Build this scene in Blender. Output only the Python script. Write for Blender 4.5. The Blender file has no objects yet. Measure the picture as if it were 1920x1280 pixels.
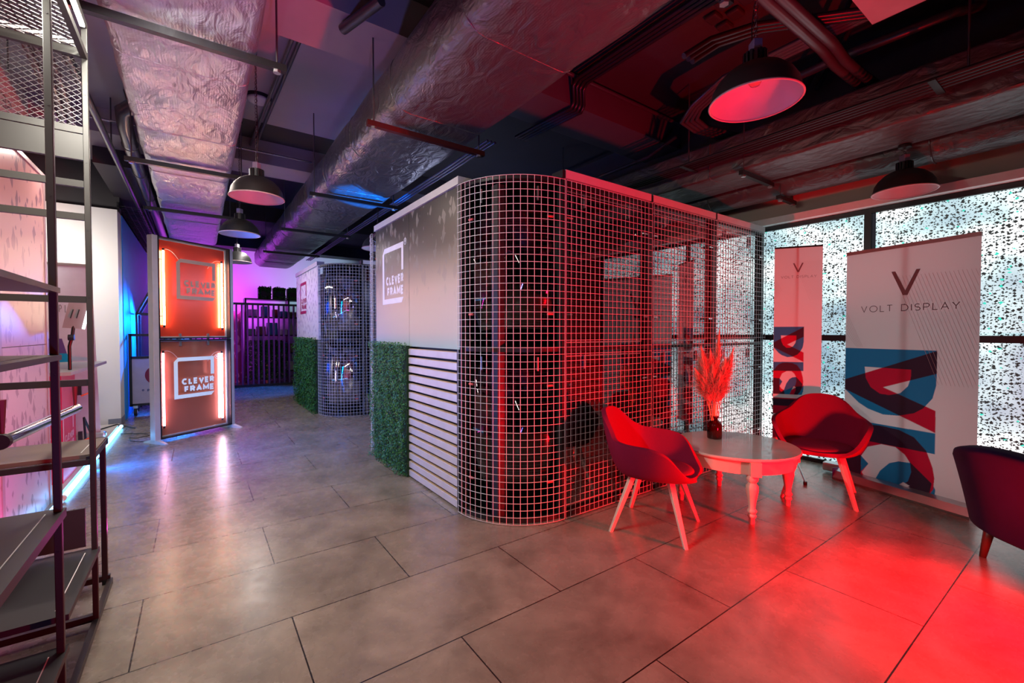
import bpy, math, random
from mathutils import Vector, Matrix
random.seed(7)
PI = math.pi
SC = bpy.context.scene
COL = SC.collection

# ------------------------------------------------------------------ camera
F_PX, YAW, PIT = 824.0, .6204, -.0215
cam_d = bpy.data.cameras.new('camera'); cam = bpy.data.objects.new('camera', cam_d)
COL.objects.link(cam)
cam_d.sensor_width = 36; cam_d.lens = F_PX / 1920 * 36; cam_d.clip_start = .05; cam_d.clip_end = 60
_f = Vector((math.sin(YAW)*math.cos(PIT), math.cos(YAW)*math.cos(PIT), math.sin(PIT)))
_r = Vector((math.cos(YAW), -math.sin(YAW), 0)); _u = _r.cross(_f)
cam.matrix_world = Matrix(((_r.x, _u.x, -_f.x, .246), (_r.y, _u.y, -_f.y, -2.33), (_r.z, _u.z, -_f.z, 1.38), (0, 0, 0, 1)))
SC.camera = cam

# ------------------------------------------------------------------ world, exposure
w = bpy.data.worlds.new('world'); SC.world = w; w.use_nodes = True
w.node_tree.nodes['Background'].inputs[0].default_value = (.02, .02, .025, 1)
w.node_tree.nodes['Background'].inputs[1].default_value = 1
SC.view_settings.view_transform = 'Standard'; SC.view_settings.look = 'None'
SC.view_settings.exposure = 0.12; SC.view_settings.gamma = 1; SC.view_settings.use_curve_mapping = False
SC.cycles.max_bounces = 8; SC.cycles.diffuse_bounces = 4; SC.cycles.glossy_bounces = 5
SC.cycles.transmission_bounces = 6; SC.cycles.transparent_max_bounces = 12
SC.cycles.sample_clamp_indirect = 6; SC.cycles.caustics_reflective = False; SC.cycles.caustics_refractive = False

# ------------------------------------------------------------------ lights
def lamp(name, kind, loc, power, color, size=.1, target=None, spot=None, blend=.6, sizey=None, spread=None):
    d = bpy.data.lights.new(name, kind); o = bpy.data.objects.new(name, d); COL.objects.link(o)
    o.location = loc; d.energy = power; d.color = color
    if kind == 'AREA':
        d.shape = 'RECTANGLE'; d.size = size; d.size_y = sizey or size
        if spread: d.spread = spread
    elif kind == 'SPOT':
        d.shadow_soft_size = size; d.spot_size = spot; d.spot_blend = blend
    else:
        d.shadow_soft_size = size
    if target is not None:
        o.rotation_euler = (Vector(target) - Vector(loc)).to_track_quat('-Z', 'Y').to_euler()
    return o
RED = (1, .001, .008)
lamp('red_floor_light', 'AREA', (3.36, -2.36, .40), 175, RED, .16, target=(2.55, -.62, .6), sizey=.16)
lamp('red_back_light', 'SPOT', (4.3, -3.6, .3), 260, RED, .08, target=(5.55, -3.3, .55), spot=2.0)
lamp('ambient_fill_light', 'AREA', (-.6, -2.8, 3.5), 22, (1, .92, .74), .05, target=(-.3, -.6, 0), sizey=2.4, spread=2.2)  # added ambient fill from behind the camera, not a known fixture
lamp('rack_strip_light', 'AREA', (-.11, .05, 2.72), 64, (1, .93, .82), .03, target=(.75, 1.3, 0), sizey=.9)
lamp('soft_fill_light', 'AREA', (-.02, 2.6, 2.85), 24, (1, .82, .74), .04, target=(.4, 2.6, 0), sizey=1.6)  # added warm fill below the left duct, no lamp hangs there
lamp('violet_side_light', 'AREA', (.45, -2.7, .3), 11, (.25, .22, 1), .1, target=(.45, .2, 3.4), sizey=.6, spread=1.9)
lamp('blue_floor_light', 'AREA', (-.62, 3.6, .06), 120, (.0, .17, 1), .05, target=(.8, 3.6, -.25), sizey=4.4, spread=2.6)
lamp('blue_niche_light', 'SPOT', (.0, 8.7, 1.7), 900, (.0, .17, 1), .08, target=(-.69, 7.5, 1.2), spot=1.35)
lamp('white_wall_light', 'AREA', (-1.5, 5.2, 2.6), 30, (1, .92, .85), .1, target=(-1.4, 6.4, 1.6), sizey=.5)
lamp('pink_panel_light', 'AREA', (-.60, 1.5, .06), 10, (1, .03, .6), .05, target=(-.72, 1.5, 1.2), sizey=1.9)
lamp('magenta_back_light', 'SPOT', (.4, 11.2, 2.2), 330, (.6, .07, 1), .1, target=(.9, 13, 2.6), spot=1.9)
lamp('magenta_fence_light', 'SPOT', (.3, 8.8, 1.2), 130, (.7, .01, 1), .1, target=(1.1, 10.5, 1.1), spot=1.1)
lamp('pale_back_light', 'SPOT', (3.6, 11.2, 2.6), 90, (.45, .75, 1), .1, target=(3.2, 13, 3.2), spot=1.6)
lamp('blue_back_floor', 'SPOT', (2.0, 9.4, 2.6), 420, (.0, .16, 1), .06, target=(1.3, 9.3, 0), spot=1.0)
lamp('blue_booth_light', 'SPOT', (2.75, 3.75, 1.0), 1700, (.0, .2, 1), .02, target=(2.02, 3.05, 3.0), spot=.42, blend=.4)
lamp('passage_light', 'POINT', (3.4, 3.8, 2.2), 22, (.6, .65, 1), .06)
lamp('neutral_far_light', 'AREA', (1.0, 6.4, 2.9), 26, (1, .9, .85), .05, target=(1.0, 6.4, 0), sizey=1.5)

# ------------------------------------------------------------------ materials
_M = {}
def nt(m): return m.node_tree
def mat(name, color, rough=.5, metal=0, spec=.5, emit=None, es=0, coat=0, noise=None, bump=None, trans=0, ior=1.45, alpha=1, sheen=0):
    """noise=(scale, amount) varies the colour; bump=(scale, strength)"""
    if name in _M: return _M[name]
    m = bpy.data.materials.new(name); m.use_nodes = True; _M[name] = m
    N, L = nt(m).nodes, nt(m).links; b = N['Principled BSDF']
    c = tuple(color) + (1,)
    b.inputs['Base Color'].default_value = c; b.inputs['Roughness'].default_value = rough
    b.inputs['Metallic'].default_value = metal; b.inputs['Specular IOR Level'].default_value = spec
    b.inputs['Coat Weight'].default_value = coat; b.inputs['Transmission Weight'].default_value = trans
    b.inputs['IOR'].default_value = ior; b.inputs['Alpha'].default_value = alpha
    b.inputs['Sheen Weight'].default_value = sheen
    if emit: b.inputs['Emission Color'].default_value = tuple(emit) + (1,); b.inputs['Emission Strength'].default_value = es
    tc = N.new('ShaderNodeTexCoord')
    sc, am = noise or (9, .06)
    n = N.new('ShaderNodeTexNoise'); n.inputs['Scale'].default_value = sc; n.inputs['Detail'].default_value = 4
    L.new(tc.outputs['Object'], n.inputs['Vector'])
    mx = N.new('ShaderNodeMix'); mx.data_type = 'RGBA'; mx.blend_type = 'MIX'
    mx.inputs[6].default_value = tuple(max(0, v*(1-am*2)) for v in color) + (1,)
    mx.inputs[7].default_value = tuple(min(1, v*(1+am*2)) for v in color) + (1,)
    L.new(n.outputs['Fac'], mx.inputs[0]); L.new(mx.outputs[2], b.inputs['Base Color'])
    if bump:
        n2 = N.new('ShaderNodeTexNoise'); n2.inputs['Scale'].default_value = bump[0]; n2.inputs['Detail'].default_value = 5
        L.new(tc.outputs['Object'], n2.inputs['Vector'])
        bp = N.new('ShaderNodeBump'); bp.inputs['Strength'].default_value = bump[1]; bp.inputs['Distance'].default_value = .02
        L.new(n2.outputs['Fac'], bp.inputs['Height']); L.new(bp.outputs[0], b.inputs['Normal'])
    return m

BLACK = mat('black paint', (.012, .012, .013), .45)
BLKMET = mat('black powder coated steel', (.02, .02, .023), .38, .3)
GREYMET = mat('grey powder coated steel', (.02, .02, .018), .45, .1)
WHITE = mat('white paint', (.72, .72, .72), .5)
WHITEMET = mat('white lacquered aluminium', (.62, .62, .64), .35, .2)
ALU = mat('brushed aluminium', (.6, .6, .62), .28, .9)
CHROME = mat('chrome', (.8, .8, .82), .12, 1)
WIRE = mat('white coated wire', (.66, .66, .7), .4)
CEIL = mat('dark painted concrete', (.05, .047, .05), .7, noise=(1.5, .12), bump=(30, .1))
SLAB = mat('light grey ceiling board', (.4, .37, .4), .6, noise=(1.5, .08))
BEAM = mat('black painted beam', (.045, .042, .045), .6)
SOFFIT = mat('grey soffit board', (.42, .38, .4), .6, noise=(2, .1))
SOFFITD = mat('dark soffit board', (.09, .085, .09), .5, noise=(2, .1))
BEIGE = mat('beige plaster', (.55, .47, .4), .8, noise=(3, .05))
BLUEWALL = mat('blue painted wall', (.01, .3, .9), .6)
WHITEWALL = mat('white wall', (.8, .77, .74), .6, noise=(1, .03))
DKWALL = mat('dark brick', (.12, .09, .09), .7)
CHARCOAL = mat('charcoal fabric', (.03, .03, .035), .9)
REDFAB = mat('wool felt upholstery', (.23, .008, .05), .9, spec=.2,  noise=(220, .12), bump=(500, .1))
NAVY = mat('navy velvet', (.009, .007, .05), .85, spec=.12, sheen=.05, noise=(6, .25))
TABLE = mat('cream lacquer', (.72, .66, .58), .32, coat=.2)
TABTOP = mat('cream lacquered table top', (.8, .75, .7), .22, coat=.5)
AMBER = mat('amber bottle glass', (.16, .01, .01), .05, 0, trans=.85, ior=1.5)
PAMPAS = mat('dried pampas plume', (.85, .42, .33), .8, sheen=.5, noise=(30, .2))
STEM = mat('dried stem', (.75, .4, .18), .6)
SHADEIN = mat('white enamel shade lining', (.6, .56, .6), .5)
BULB = mat('clear bulb glass', (.9, .8, .8), .05, trans=.9)
RUBBER = mat('black rubber', (.015, .015, .015), .6)
PIPE = mat('grey painted pipe', (.12, .12, .13), .3, .5)
PIPED = mat('dark cable conduit', (.04, .035, .045), .3, .5)
WOOD = mat('dark stained wood leg', (.12, .03, .02), .4)
LEGW = mat('pale lacquered beech', (.78, .62, .55), .4)
SHELF = mat('dark laminate shelf', (.024, .023, .026), .5)
SHELFL = mat('brown laminate bench top', (.12, .095, .075), .45)
DESK = mat('grey laminate', (.4, .38, .36), .4)
PLATF = mat('light vinyl platform', (.6, .55, .52), .4)
def emis(name, c, s): return mat(name, (.8, .8, .8), .5, emit=c, es=s)
E_WARM = emis('warm white tube', (1, .76, .5), 58)
E_PINK = emis('pink white tube', (1, .5, .8), 22)
E_PINKB = emis('bright cool pink tube', (.95, .7, 1), 40)
E_BLUE = emis('blue led tube', (.12, .5, 1), 7)
E_LED = emis('white led strip', (1, .95, .86), 10)
E_PANEL = emis('led light panel', (.85, .93, 1), 4)
GREEN = mat('artificial boxwood leaf', (.035, .16, .025), .45, noise=(60, .5))
GREEND = mat('dark boxwood backing', (.01, .035, .012), .8)

def glossy_panel(name, base, rough, warp, warpscale):
    m = bpy.data.materials.new(name); m.use_nodes = True; N, L = nt(m).nodes, nt(m).links; b = N['Principled BSDF']
    b.inputs['Base Color'].default_value = tuple(base)+(1,); b.inputs['Metallic'].default_value = 1; b.inputs['Roughness'].default_value = rough
    tc = N.new('ShaderNodeTexCoord'); n = N.new('ShaderNodeTexNoise'); n.inputs['Scale'].default_value = warpscale; n.inputs['Detail'].default_value = 0
    L.new(tc.outputs['Object'], n.inputs['Vector'])
    bp = N.new('ShaderNodeBump'); bp.inputs['Strength'].default_value = warp; bp.inputs['Distance'].default_value = .05
    L.new(n.outputs['Fac'], bp.inputs['Height']); L.new(bp.outputs[0], b.inputs['Normal'])
    return m
MIRROR = glossy_panel('dark smoked mirror acrylic', (.17, .16, .17), .02, .10, 1.0)
MIRROR2 = glossy_panel('smoked mirror acrylic', (.34, .34, .36), .02, .10, 1.0)
MIRROR3 = glossy_panel('light mirror acrylic', (.78, .8, .8), .02, .04, .8)
MIRRORC = glossy_panel('curved smoked acrylic', (.055, .055, .06), .03, .04, 1.2)
MIRRORF = glossy_panel('silver acrylic', (.34, .34, .4), .06, .12, 2.0)
REDACR = mat('red acrylic', (1, .055, .01), .3, .15, coat=0, noise=(1.5, .12))
COPACR = mat('copper tinted acrylic', (.66, .2, .12), .16, .4, coat=.4, noise=(2, .2))

def foil(name, base, metal, rough):
    m = bpy.data.materials.new(name); m.use_nodes = True; N, L = nt(m).nodes, nt(m).links; b = N['Principled BSDF']
    b.inputs['Base Color'].default_value = tuple(base)+(1,); b.inputs['Metallic'].default_value = metal; b.inputs['Roughness'].default_value = rough
    tc = N.new('ShaderNodeTexCoord'); mp = N.new('ShaderNodeMapping'); mp.inputs['Scale'].default_value = (1, .55, 1)
    L.new(tc.outputs['Object'], mp.inputs['Vector'])
    n = N.new('ShaderNodeTexNoise'); n.inputs['Scale'].default_value = 9; n.inputs['Detail'].default_value = 8; n.inputs['Distortion'].default_value = 1.2
    v = N.new('ShaderNodeTexNoise'); v.noise_type = 'RIDGED_MULTIFRACTAL'; v.inputs['Scale'].default_value = 5; v.inputs['Detail'].default_value = 5
    wv = N.new('ShaderNodeTexWave'); wv.inputs['Scale'].default_value = 22; wv.inputs['Distortion'].default_value = 3; wv.bands_direction = 'X'
    for t in (n, wv): L.new(mp.outputs[0], t.inputs['Vector'])
    nd = N.new('ShaderNodeTexNoise'); nd.inputs['Scale'].default_value = 3; L.new(mp.outputs[0], nd.inputs['Vector'])
    ad = N.new('ShaderNodeVectorMath'); L.new(mp.outputs[0], ad.inputs[0]); L.new(nd.outputs['Color'], ad.inputs[1]); L.new(ad.outputs[0], v.inputs['Vector'])
    cr = N.new('ShaderNodeMapRange'); cr.inputs[1].default_value = 0; cr.inputs[2].default_value = 1.2; cr.inputs[4].default_value = .8
    L.new(v.outputs['Fac'], cr.inputs[0])
    m1 = N.new('ShaderNodeMath'); m1.operation = 'MULTIPLY_ADD'; L.new(n.outputs['Fac'], m1.inputs[0]); m1.inputs[1].default_value = 1.6; L.new(cr.outputs[0], m1.inputs[2])
    m2 = N.new('ShaderNodeMath'); m2.operation = 'MULTIPLY_ADD'; L.new(wv.outputs['Fac'], m2.inputs[0]); m2.inputs[1].default_value = .03; L.new(m1.outputs[0], m2.inputs[2])
    bp = N.new('ShaderNodeBump'); bp.inputs['Strength'].default_value = .75; bp.inputs['Distance'].default_value = .02
    L.new(m2.outputs[0], bp.inputs['Height']); L.new(bp.outputs[0], b.inputs['Normal'])
    return m
FOILL = foil('aluminium foil lagging', (.46, .47, .52), .65, .32)
FOILR = foil('grey foil lagging', (.2, .195, .2), .7, .3)
FOILD = foil('dark painted duct wrap', (.12, .12, .13), .4, .35)

def floor_mat():
    m = bpy.data.materials.new('large grey stone tiles'); m.use_nodes = True; N, L = nt(m).nodes, nt(m).links; b = N['Principled BSDF']
    tc = N.new('ShaderNodeTexCoord'); mp = N.new('ShaderNodeMapping'); mp.inputs['Location'].default_value = (.6+24, 24, 0)
    L.new(tc.outputs['Object'], mp.inputs['Vector'])
    br = N.new('ShaderNodeTexBrick'); br.offset = .5; br.offset_frequency = 2; br.squash = 1
    br.inputs['Scale'].default_value = 1; br.inputs['Mortar Size'].default_value = .0032; br.inputs['Mortar Smooth'].default_value = .1
    br.inputs['Brick Width'].default_value = 1.2; br.inputs['Row Height'].default_value = .6; br.inputs['Bias'].default_value = 0
    br.inputs['Color1'].default_value = (.9, .9, .9, 1); br.inputs['Color2'].default_value = (1, 1, 1, 1); br.inputs['Mortar'].default_value = (.04, .03, .03, 1)
    L.new(mp.outputs[0], br.inputs['Vector'])
    n = N.new('ShaderNodeTexNoise'); n.inputs['Scale'].default_value = 2.6; n.inputs['Detail'].default_value = 9; n.inputs['Roughness'].default_value = .68; n.inputs['Distortion'].default_value = .4
    L.new(tc.outputs['Object'], n.inputs['Vector'])
    cr = N.new('ShaderNodeValToRGB'); cr.color_ramp.elements[0].position = .32; cr.color_ramp.elements[0].color = (.14, .118, .095, 1)
    cr.color_ramp.elements[1].position = .7; cr.color_ramp.elements[1].color = (.32, .275, .225, 1)
    L.new(n.outputs['Fac'], cr.inputs[0])
    mx = N.new('ShaderNodeMix'); mx.data_type = 'RGBA'; mx.blend_type = 'MULTIPLY'; mx.inputs[0].default_value = 1
    L.new(cr.outputs[0], mx.inputs[6]); L.new(br.outputs['Color'], mx.inputs[7]); L.new(mx.outputs[2], b.inputs['Base Color'])
    n2 = N.new('ShaderNodeTexNoise'); n2.inputs['Scale'].default_value = 14; n2.inputs['Detail'].default_value = 6; L.new(tc.outputs['Object'], n2.inputs['Vector'])
    mr = N.new('ShaderNodeMapRange'); mr.inputs[3].default_value = .2; mr.inputs[4].default_value = .34
    L.new(n2.outputs['Fac'], mr.inputs[0]); L.new(mr.outputs[0], b.inputs['Roughness'])
    b.inputs['Specular IOR Level'].default_value = .55
    bp = N.new('ShaderNodeBump'); bp.inputs['Strength'].default_value = .25; bp.inputs['Distance'].default_value = .003; bp.invert = True
    L.new(br.outputs['Fac'], bp.inputs['Height']); L.new(bp.outputs[0], b.inputs['Normal'])
    return m
FLOOR = floor_mat()

def chips(m, vec, scale, thr, seed):
    """angular stone chips: returns (mask socket, random socket)"""
    N, L = nt(m).nodes, nt(m).links
    sx = N.new('ShaderNodeSeparateXYZ'); L.new(vec, sx.inputs[0])
    ad = N.new('ShaderNodeMath'); L.new(sx.outputs[0], ad.inputs[0]); L.new(sx.outputs[1], ad.inputs[1])
    cb_ = N.new('ShaderNodeCombineXYZ'); L.new(ad.outputs[0], cb_.inputs[0]); L.new(sx.outputs[2], cb_.inputs[1])
    mp = N.new('ShaderNodeMapping'); mp.inputs['Location'].default_value = (seed, seed*2.3, 0); L.new(cb_.outputs[0], mp.inputs['Vector'])
    nd = N.new('ShaderNodeTexNoise'); nd.noise_dimensions = '2D'; nd.inputs['Scale'].default_value = scale*1.3; nd.inputs['Detail'].default_value = 1; L.new(mp.outputs[0], nd.inputs['Vector'])
    sb = N.new('ShaderNodeVectorMath'); sb.operation = 'MULTIPLY_ADD'
    k = .55/scale; L.new(nd.outputs['Color'], sb.inputs[0]); sb.inputs[1].default_value = (k, k, k); L.new(mp.outputs[0], sb.inputs[2])
    v = N.new('ShaderNodeTexVoronoi'); v.voronoi_dimensions = '2D'; v.distance = 'MANHATTAN'; v.inputs['Scale'].default_value = scale; v.inputs['Randomness'].default_value = 1
    L.new(sb.outputs[0], v.inputs['Vector'])
    sp = N.new('ShaderNodeSeparateColor'); L.new(v.outputs['Color'], sp.inputs[0])
    pw = N.new('ShaderNodeMath'); pw.operation = 'MULTIPLY'; L.new(sp.outputs[0], pw.inputs[0]); pw.inputs[1].default_value = thr
    lt = N.new('ShaderNodeMath'); lt.operation = 'LESS_THAN'; L.new(v.outputs['Distance'], lt.inputs[0]); L.new(pw.outputs[0], lt.inputs[1])
    return lt.outputs[0], sp.outputs[1]

def window_mat():
    m = bpy.data.materials.new('terrazzo print window film'); m.use_nodes = True; N, L = nt(m).nodes, nt(m).links; b = N['Principled BSDF']
    tc = N.new('ShaderNodeTexCoord')
    mp = N.new('ShaderNodeMapping'); mp.inputs['Scale'].default_value = (0, 1, 1.25); L.new(tc.outputs['Object'], mp.inputs['Vector'])
    a, r1 = chips(m, mp.outputs[0], 30, .49, 3.1); c, r2 = chips(m, mp.outputs[0], 48, .46, 9.7)
    mxm = N.new('ShaderNodeMath'); mxm.operation = 'MAXIMUM'; L.new(a, mxm.inputs[0]); L.new(c, mxm.inputs[1])
    # daylight through the film varies slowly: sky above, ground and parked things below
    n = N.new('ShaderNodeTexNoise'); n.inputs['Scale'].default_value = 1.3; n.inputs['Detail'].default_value = 2; L.new(mp.outputs[0], n.inputs['Vector'])
    ramp = N.new('ShaderNodeValToRGB'); e = ramp.color_ramp.elements
    e[0].position = .34; e[0].color = (.2, .34, .42, 1); e[1].position = .64; e[1].color = (1, 1, 1, 1)
    el = ramp.color_ramp.elements.new(.5); el.color = (.5, .68, .7, 1)
    L.new(n.outputs['Fac'], ramp.inputs[0])
    teal = N.new('ShaderNodeMath'); teal.operation = 'GREATER_THAN'; L.new(r1, teal.inputs[0]); teal.inputs[1].default_value = .93
    ta = N.new('ShaderNodeMath'); ta.operation = 'MULTIPLY'; L.new(teal.outputs[0], ta.inputs[0]); L.new(a, ta.inputs[1])
    cc = N.new('ShaderNodeMix'); cc.data_type = 'RGBA'; cc.inputs[6].default_value = (.012, .018, .018, 1); cc.inputs[7].default_value = (.03, .55, .42, 1)
    L.new(ta.outputs[0], cc.inputs[0])
    f = N.new('ShaderNodeMix'); f.data_type = 'RGBA'; L.new(mxm.outputs[0], f.inputs[0]); L.new(ramp.outputs[0], f.inputs[6]); L.new(cc.outputs[2], f.inputs[7])
    L.new(f.outputs[2], b.inputs['Emission Color']); b.inputs['Emission Strength'].default_value = 1.35
    fb = N.new('ShaderNodeMix'); fb.data_type = 'RGBA'; L.new(mxm.outputs[0], fb.inputs[0]); fb.inputs[6].default_value = (.25, .27, .27, 1); fb.inputs[7].default_value = (.02, .02, .02, 1)
    L.new(fb.outputs[2], b.inputs['Base Color']); b.inputs['Roughness'].default_value = .35
    return m
WINDOW = window_mat()

def print_mat(name, stops, chipcol, axis, scale=9, thr=.62, fade=None, rough=.35, stretch=.55):
    """fabric with vertical colour stops (z, rgb) and printed terrazzo drops; fade=(z0,z1,z2,z3) limits the drops"""
    m = bpy.data.materials.new(name); m.use_nodes = True; N, L = nt(m).nodes, nt(m).links; b = N['Principled BSDF']
    tc = N.new('ShaderNodeTexCoord'); sx = N.new('ShaderNodeSeparateXYZ'); L.new(tc.outputs['Object'], sx.inputs[0])
    mr = N.new('ShaderNodeMapRange'); mr.inputs[2].default_value = 2.6; L.new(sx.outputs['Z'], mr.inputs[0])
    rp = N.new('ShaderNodeValToRGB'); L.new(mr.outputs[0], rp.inputs[0]); e = rp.color_ramp.elements
    e[0].position = stops[0][0]/2.6; e[0].color = tuple(stops[0][1])+(1,); e[1].position = stops[-1][0]/2.6; e[1].color = tuple(stops[-1][1])+(1,)
    for z, c in stops[1:-1]: q = e.new(z/2.6); q.color = tuple(c)+(1,)
    mp = N.new('ShaderNodeMapping'); mp.inputs['Scale'].default_value = (0 if axis == 'Y' else 1, 1 if axis == 'Y' else 0, stretch); L.new(tc.outputs['Object'], mp.inputs['Vector'])
    a, r = chips(m, mp.outputs[0], scale, thr, 5.5)
    k = a
    if fade:
        fr = N.new('ShaderNodeValToRGB'); L.new(mr.outputs[0], fr.inputs[0]); fe = fr.color_ramp.elements
        fe[0].position = fade[0][0]/2.6; fe[0].color = (fade[0][1],)*3+(1,); fe[1].position = fade[-1][0]/2.6; fe[1].color = (fade[-1][1],)*3+(1,)
        for z, v in fade[1:-1]: q = fe.new(z/2.6); q.color = (v, v, v, 1)
        mm = N.new('ShaderNodeMath'); mm.operation = 'MULTIPLY'; L.new(a, mm.inputs[0]); L.new(fr.outputs[0], mm.inputs[1]); k = mm.outputs[0]
    f = N.new('ShaderNodeMix'); f.data_type = 'RGBA'; L.new(k, f.inputs[0]); L.new(rp.outputs[0], f.inputs[6]); f.inputs[7].default_value = tuple(chipcol)+(1,)
    L.new(f.outputs[2], b.inputs['Base Color']); b.inputs['Roughness'].default_value = rough
    return m
PRN_OLIVE = print_mat('olive gradient with pale drops', [(1.25, (.33, .5, .44)), (1.38, (.52, .48, .38)), (1.75, (.45, .37, .27)), (2.1, (.14, .115, .085)), (2.5, (.035, .032, .028))],  # base colour darkens with height; drops fade out lower down
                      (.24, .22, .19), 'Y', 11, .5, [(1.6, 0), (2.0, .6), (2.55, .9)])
PRN_WHITE = print_mat('white print with grey drops', [(0, (.72, .7, .74)), (2.6, (.72, .7, .74))], (.33, .32, .4), 'Y', 14, .45)
PRN_PINK = print_mat('rose print with drops', [(0, (.5, .4, .46)), (1.3, (.52, .38, .37)), (1.7, (.62, .5, .42)), (2.2, (.55, .32, .29)), (2.6, (.48, .26, .25))],
                     (.2, .1, .13), 'Y', 11, .5, [(0, .9), (1.1, .7), (1.5, .2), (1.9, .3), (2.15, .9), (2.6, .9)])

def vcol_mat(name, rough=.6, translucent=.35):
    m = bpy.data.materials.new(name); m.use_nodes = True; N, L = nt(m).nodes, nt(m).links; b = N['Principled BSDF']
    a = N.new('ShaderNodeAttribute'); a.attribute_name = 'ink'; L.new(a.outputs['Color'], b.inputs['Base Color']); b.inputs['Roughness'].default_value = rough
    t = N.new('ShaderNodeBsdfTranslucent'); L.new(a.outputs['Color'], t.inputs['Color'])
    mx = N.new('ShaderNodeMixShader'); mx.inputs[0].default_value = translucent
    L.new(b.outputs[0], mx.inputs[1]); L.new(t.outputs[0], mx.inputs[2]); L.new(mx.outputs[0], N['Material Output'].inputs[0])
    return m
BANNER = vcol_mat('printed banner fabric')
INKGREY = mat('grey print', (.17, .13, .15), .6)
INKWHITE = mat('white print', (.8, .8, .82), .5)
INKRED = mat('crimson print', (.35, .01, .04), .5)
INKBEIGE = mat('beige print', (.75, .55, .45), .5)
INKPALE = mat('pale line print', (.5, .42, .44), .6)

# ------------------------------------------------------------------ mesh helpers
class MB:
    def __init__(s): s.v = []; s.f = []
    def add(s, vs, fs):
        k = len(s.v); s.v += [tuple(v) for v in vs]; s.f += [tuple(i+k for i in f) for f in fs]; return s
    def box(s, x0, x1, y0, y1, z0, z1):
        vs = [(x, y, z) for x in (x0, x1) for y in (y0, y1) for z in (z0, z1)]
        return s.add(vs, [(0, 1, 3, 2), (4, 6, 7, 5), (0, 4, 5, 1), (2, 3, 7, 6), (0, 2, 6, 4), (1, 5, 7, 3)])
    def bar(s, p, q, w, h=None, up=(0, 0, 1)):
        h = h or w; p, q = Vector(p), Vector(q); d = (q-p).normalized(); up = Vector(up)
        if abs(d.dot(up)) > .98: up = Vector((1, 0, 0))
        a = d.cross(up).normalized(); b = a.cross(d)
        vs = [e + a*(i*w/2) + b*(j*h/2) for e in (p, q) for i, j in ((-1, -1), (1, -1), (1, 1), (-1, 1))]
        return s.add(vs, [(3, 2, 1, 0), (4, 5, 6, 7), (0, 1, 5, 4), (1, 2, 6, 5), (2, 3, 7, 6), (3, 0, 4, 7)])
    def tube(s, pts, r, n=10, closed=False, caps=True):
        pts = [Vector(p) for p in pts]; rs = r if isinstance(r, (list, tuple)) else [r]*len(pts); k0 = len(s.v); m = len(pts); prev = None
        for i, p in enumerate(pts):
            if closed: d = pts[(i+1) % m] - pts[i-1]
            else: d = pts[min(i+1, m-1)] - pts[max(i-1, 0)]
            d.normalize()
            if prev is None:
                a = d.cross(Vector((0, 0, 1))) if abs(d.z) < .9 else d.cross(Vector((1, 0, 0)))
            else: a = prev - d*prev.dot(d)
            a.normalize(); prev = a; b = d.cross(a)
            s.v += [tuple(p + (a*math.cos(t) + b*math.sin(t))*rs[i]) for t in (2*PI*j/n for j in range(n))]
        for i in range(m if closed else m-1):
            for j in range(n):
                a0 = k0+i*n; b0 = k0+((i+1) % m)*n
                s.f.append((a0+j, a0+(j+1) % n, b0+(j+1) % n, b0+j))
        if caps and not closed:
            s.f.append(tuple(k0+j for j in reversed(range(n)))); s.f.append(tuple(k0+(m-1)*n+j for j in range(n)))
        return s
    def lathe(s, prof, c=(0, 0, 0), n=32, cap=True):
        k0 = len(s.v)
        for r, z in prof: s.v += [(c[0]+r*math.cos(2*PI*j/n), c[1]+r*math.sin(2*PI*j/n), c[2]+z) for j in range(n)]
        for i in range(len(prof)-1):
            for j in range(n): s.f.append((k0+i*n+j, k0+i*n+(j+1) % n, k0+(i+1)*n+(j+1) % n, k0+(i+1)*n+j))
        if cap:
            s.f.append(tuple(k0+j for j in reversed(range(n)))); s.f.append(tuple(k0+(len(prof)-1)*n+j for j in range(n)))
        return s
    def prism(s, pts, z0, z1):
        n = len(pts); s.add([(x, y, z0) for x, y in pts]+[(x, y, z1) for x, y in pts],
            [tuple(reversed(range(n))), tuple(range(n, 2*n))]+[(i, (i+1) % n, n+(i+1) % n, n+i) for i in range(n)]); return s
    def build(s, name, m, parent=None, smooth=False, bevel=0, local=False, sub=0, solid=0, angle=None):
        me = bpy.data.meshes.new(name)
        off = Vector((0, 0, 0))
        if parent is not None and not local:
            p = parent
            while p is not None: off += Vector(p.location); p = p.parent
        me.from_pydata([tuple(Vector(v)-off) for v in s.v], [], s.f); me.update()
        o = bpy.data.objects.new(name, me); COL.objects.link(o); me.materials.append(m)
        if parent is not None: o.parent = parent
        if smooth:
            me.polygons.foreach_set('use_smooth', [True]*len(me.polygons))
            if angle: me.set_sharp_from_angle(angle=angle)
        if solid: md = o.modifiers.new('solid', 'SOLIDIFY'); md.thickness = solid; md.offset = -1
        if bevel: md = o.modifiers.new('bevel', 'BEVEL'); md.width = bevel; md.segments = 2; md.limit_method = 'ANGLE'
        if sub: md = o.modifiers.new('sub', 'SUBSURF'); md.levels = sub; md.render_levels = sub
        return o
def split_build(mb, name, m, parent, **k):
    par = list(range(len(mb.v)))
    def fd(a):
        while par[a] != a: par[a] = par[par[a]]; a = par[a]
        return a
    for f in mb.f:
        for i in f[1:]: par[fd(i)] = fd(f[0])
    gr = {}
    for f in mb.f: gr.setdefault(fd(f[0]), []).append(f)
    out = []
    for fs in gr.values():
        ids = sorted({i for f in fs for i in f}); mp = {a: b for b, a in enumerate(ids)}
        q = MB(); q.v = [mb.v[i] for i in ids]; q.f = [tuple(mp[i] for i in f) for f in fs]; out.append(q.build(name, m, parent, **k))
    return out
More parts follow.
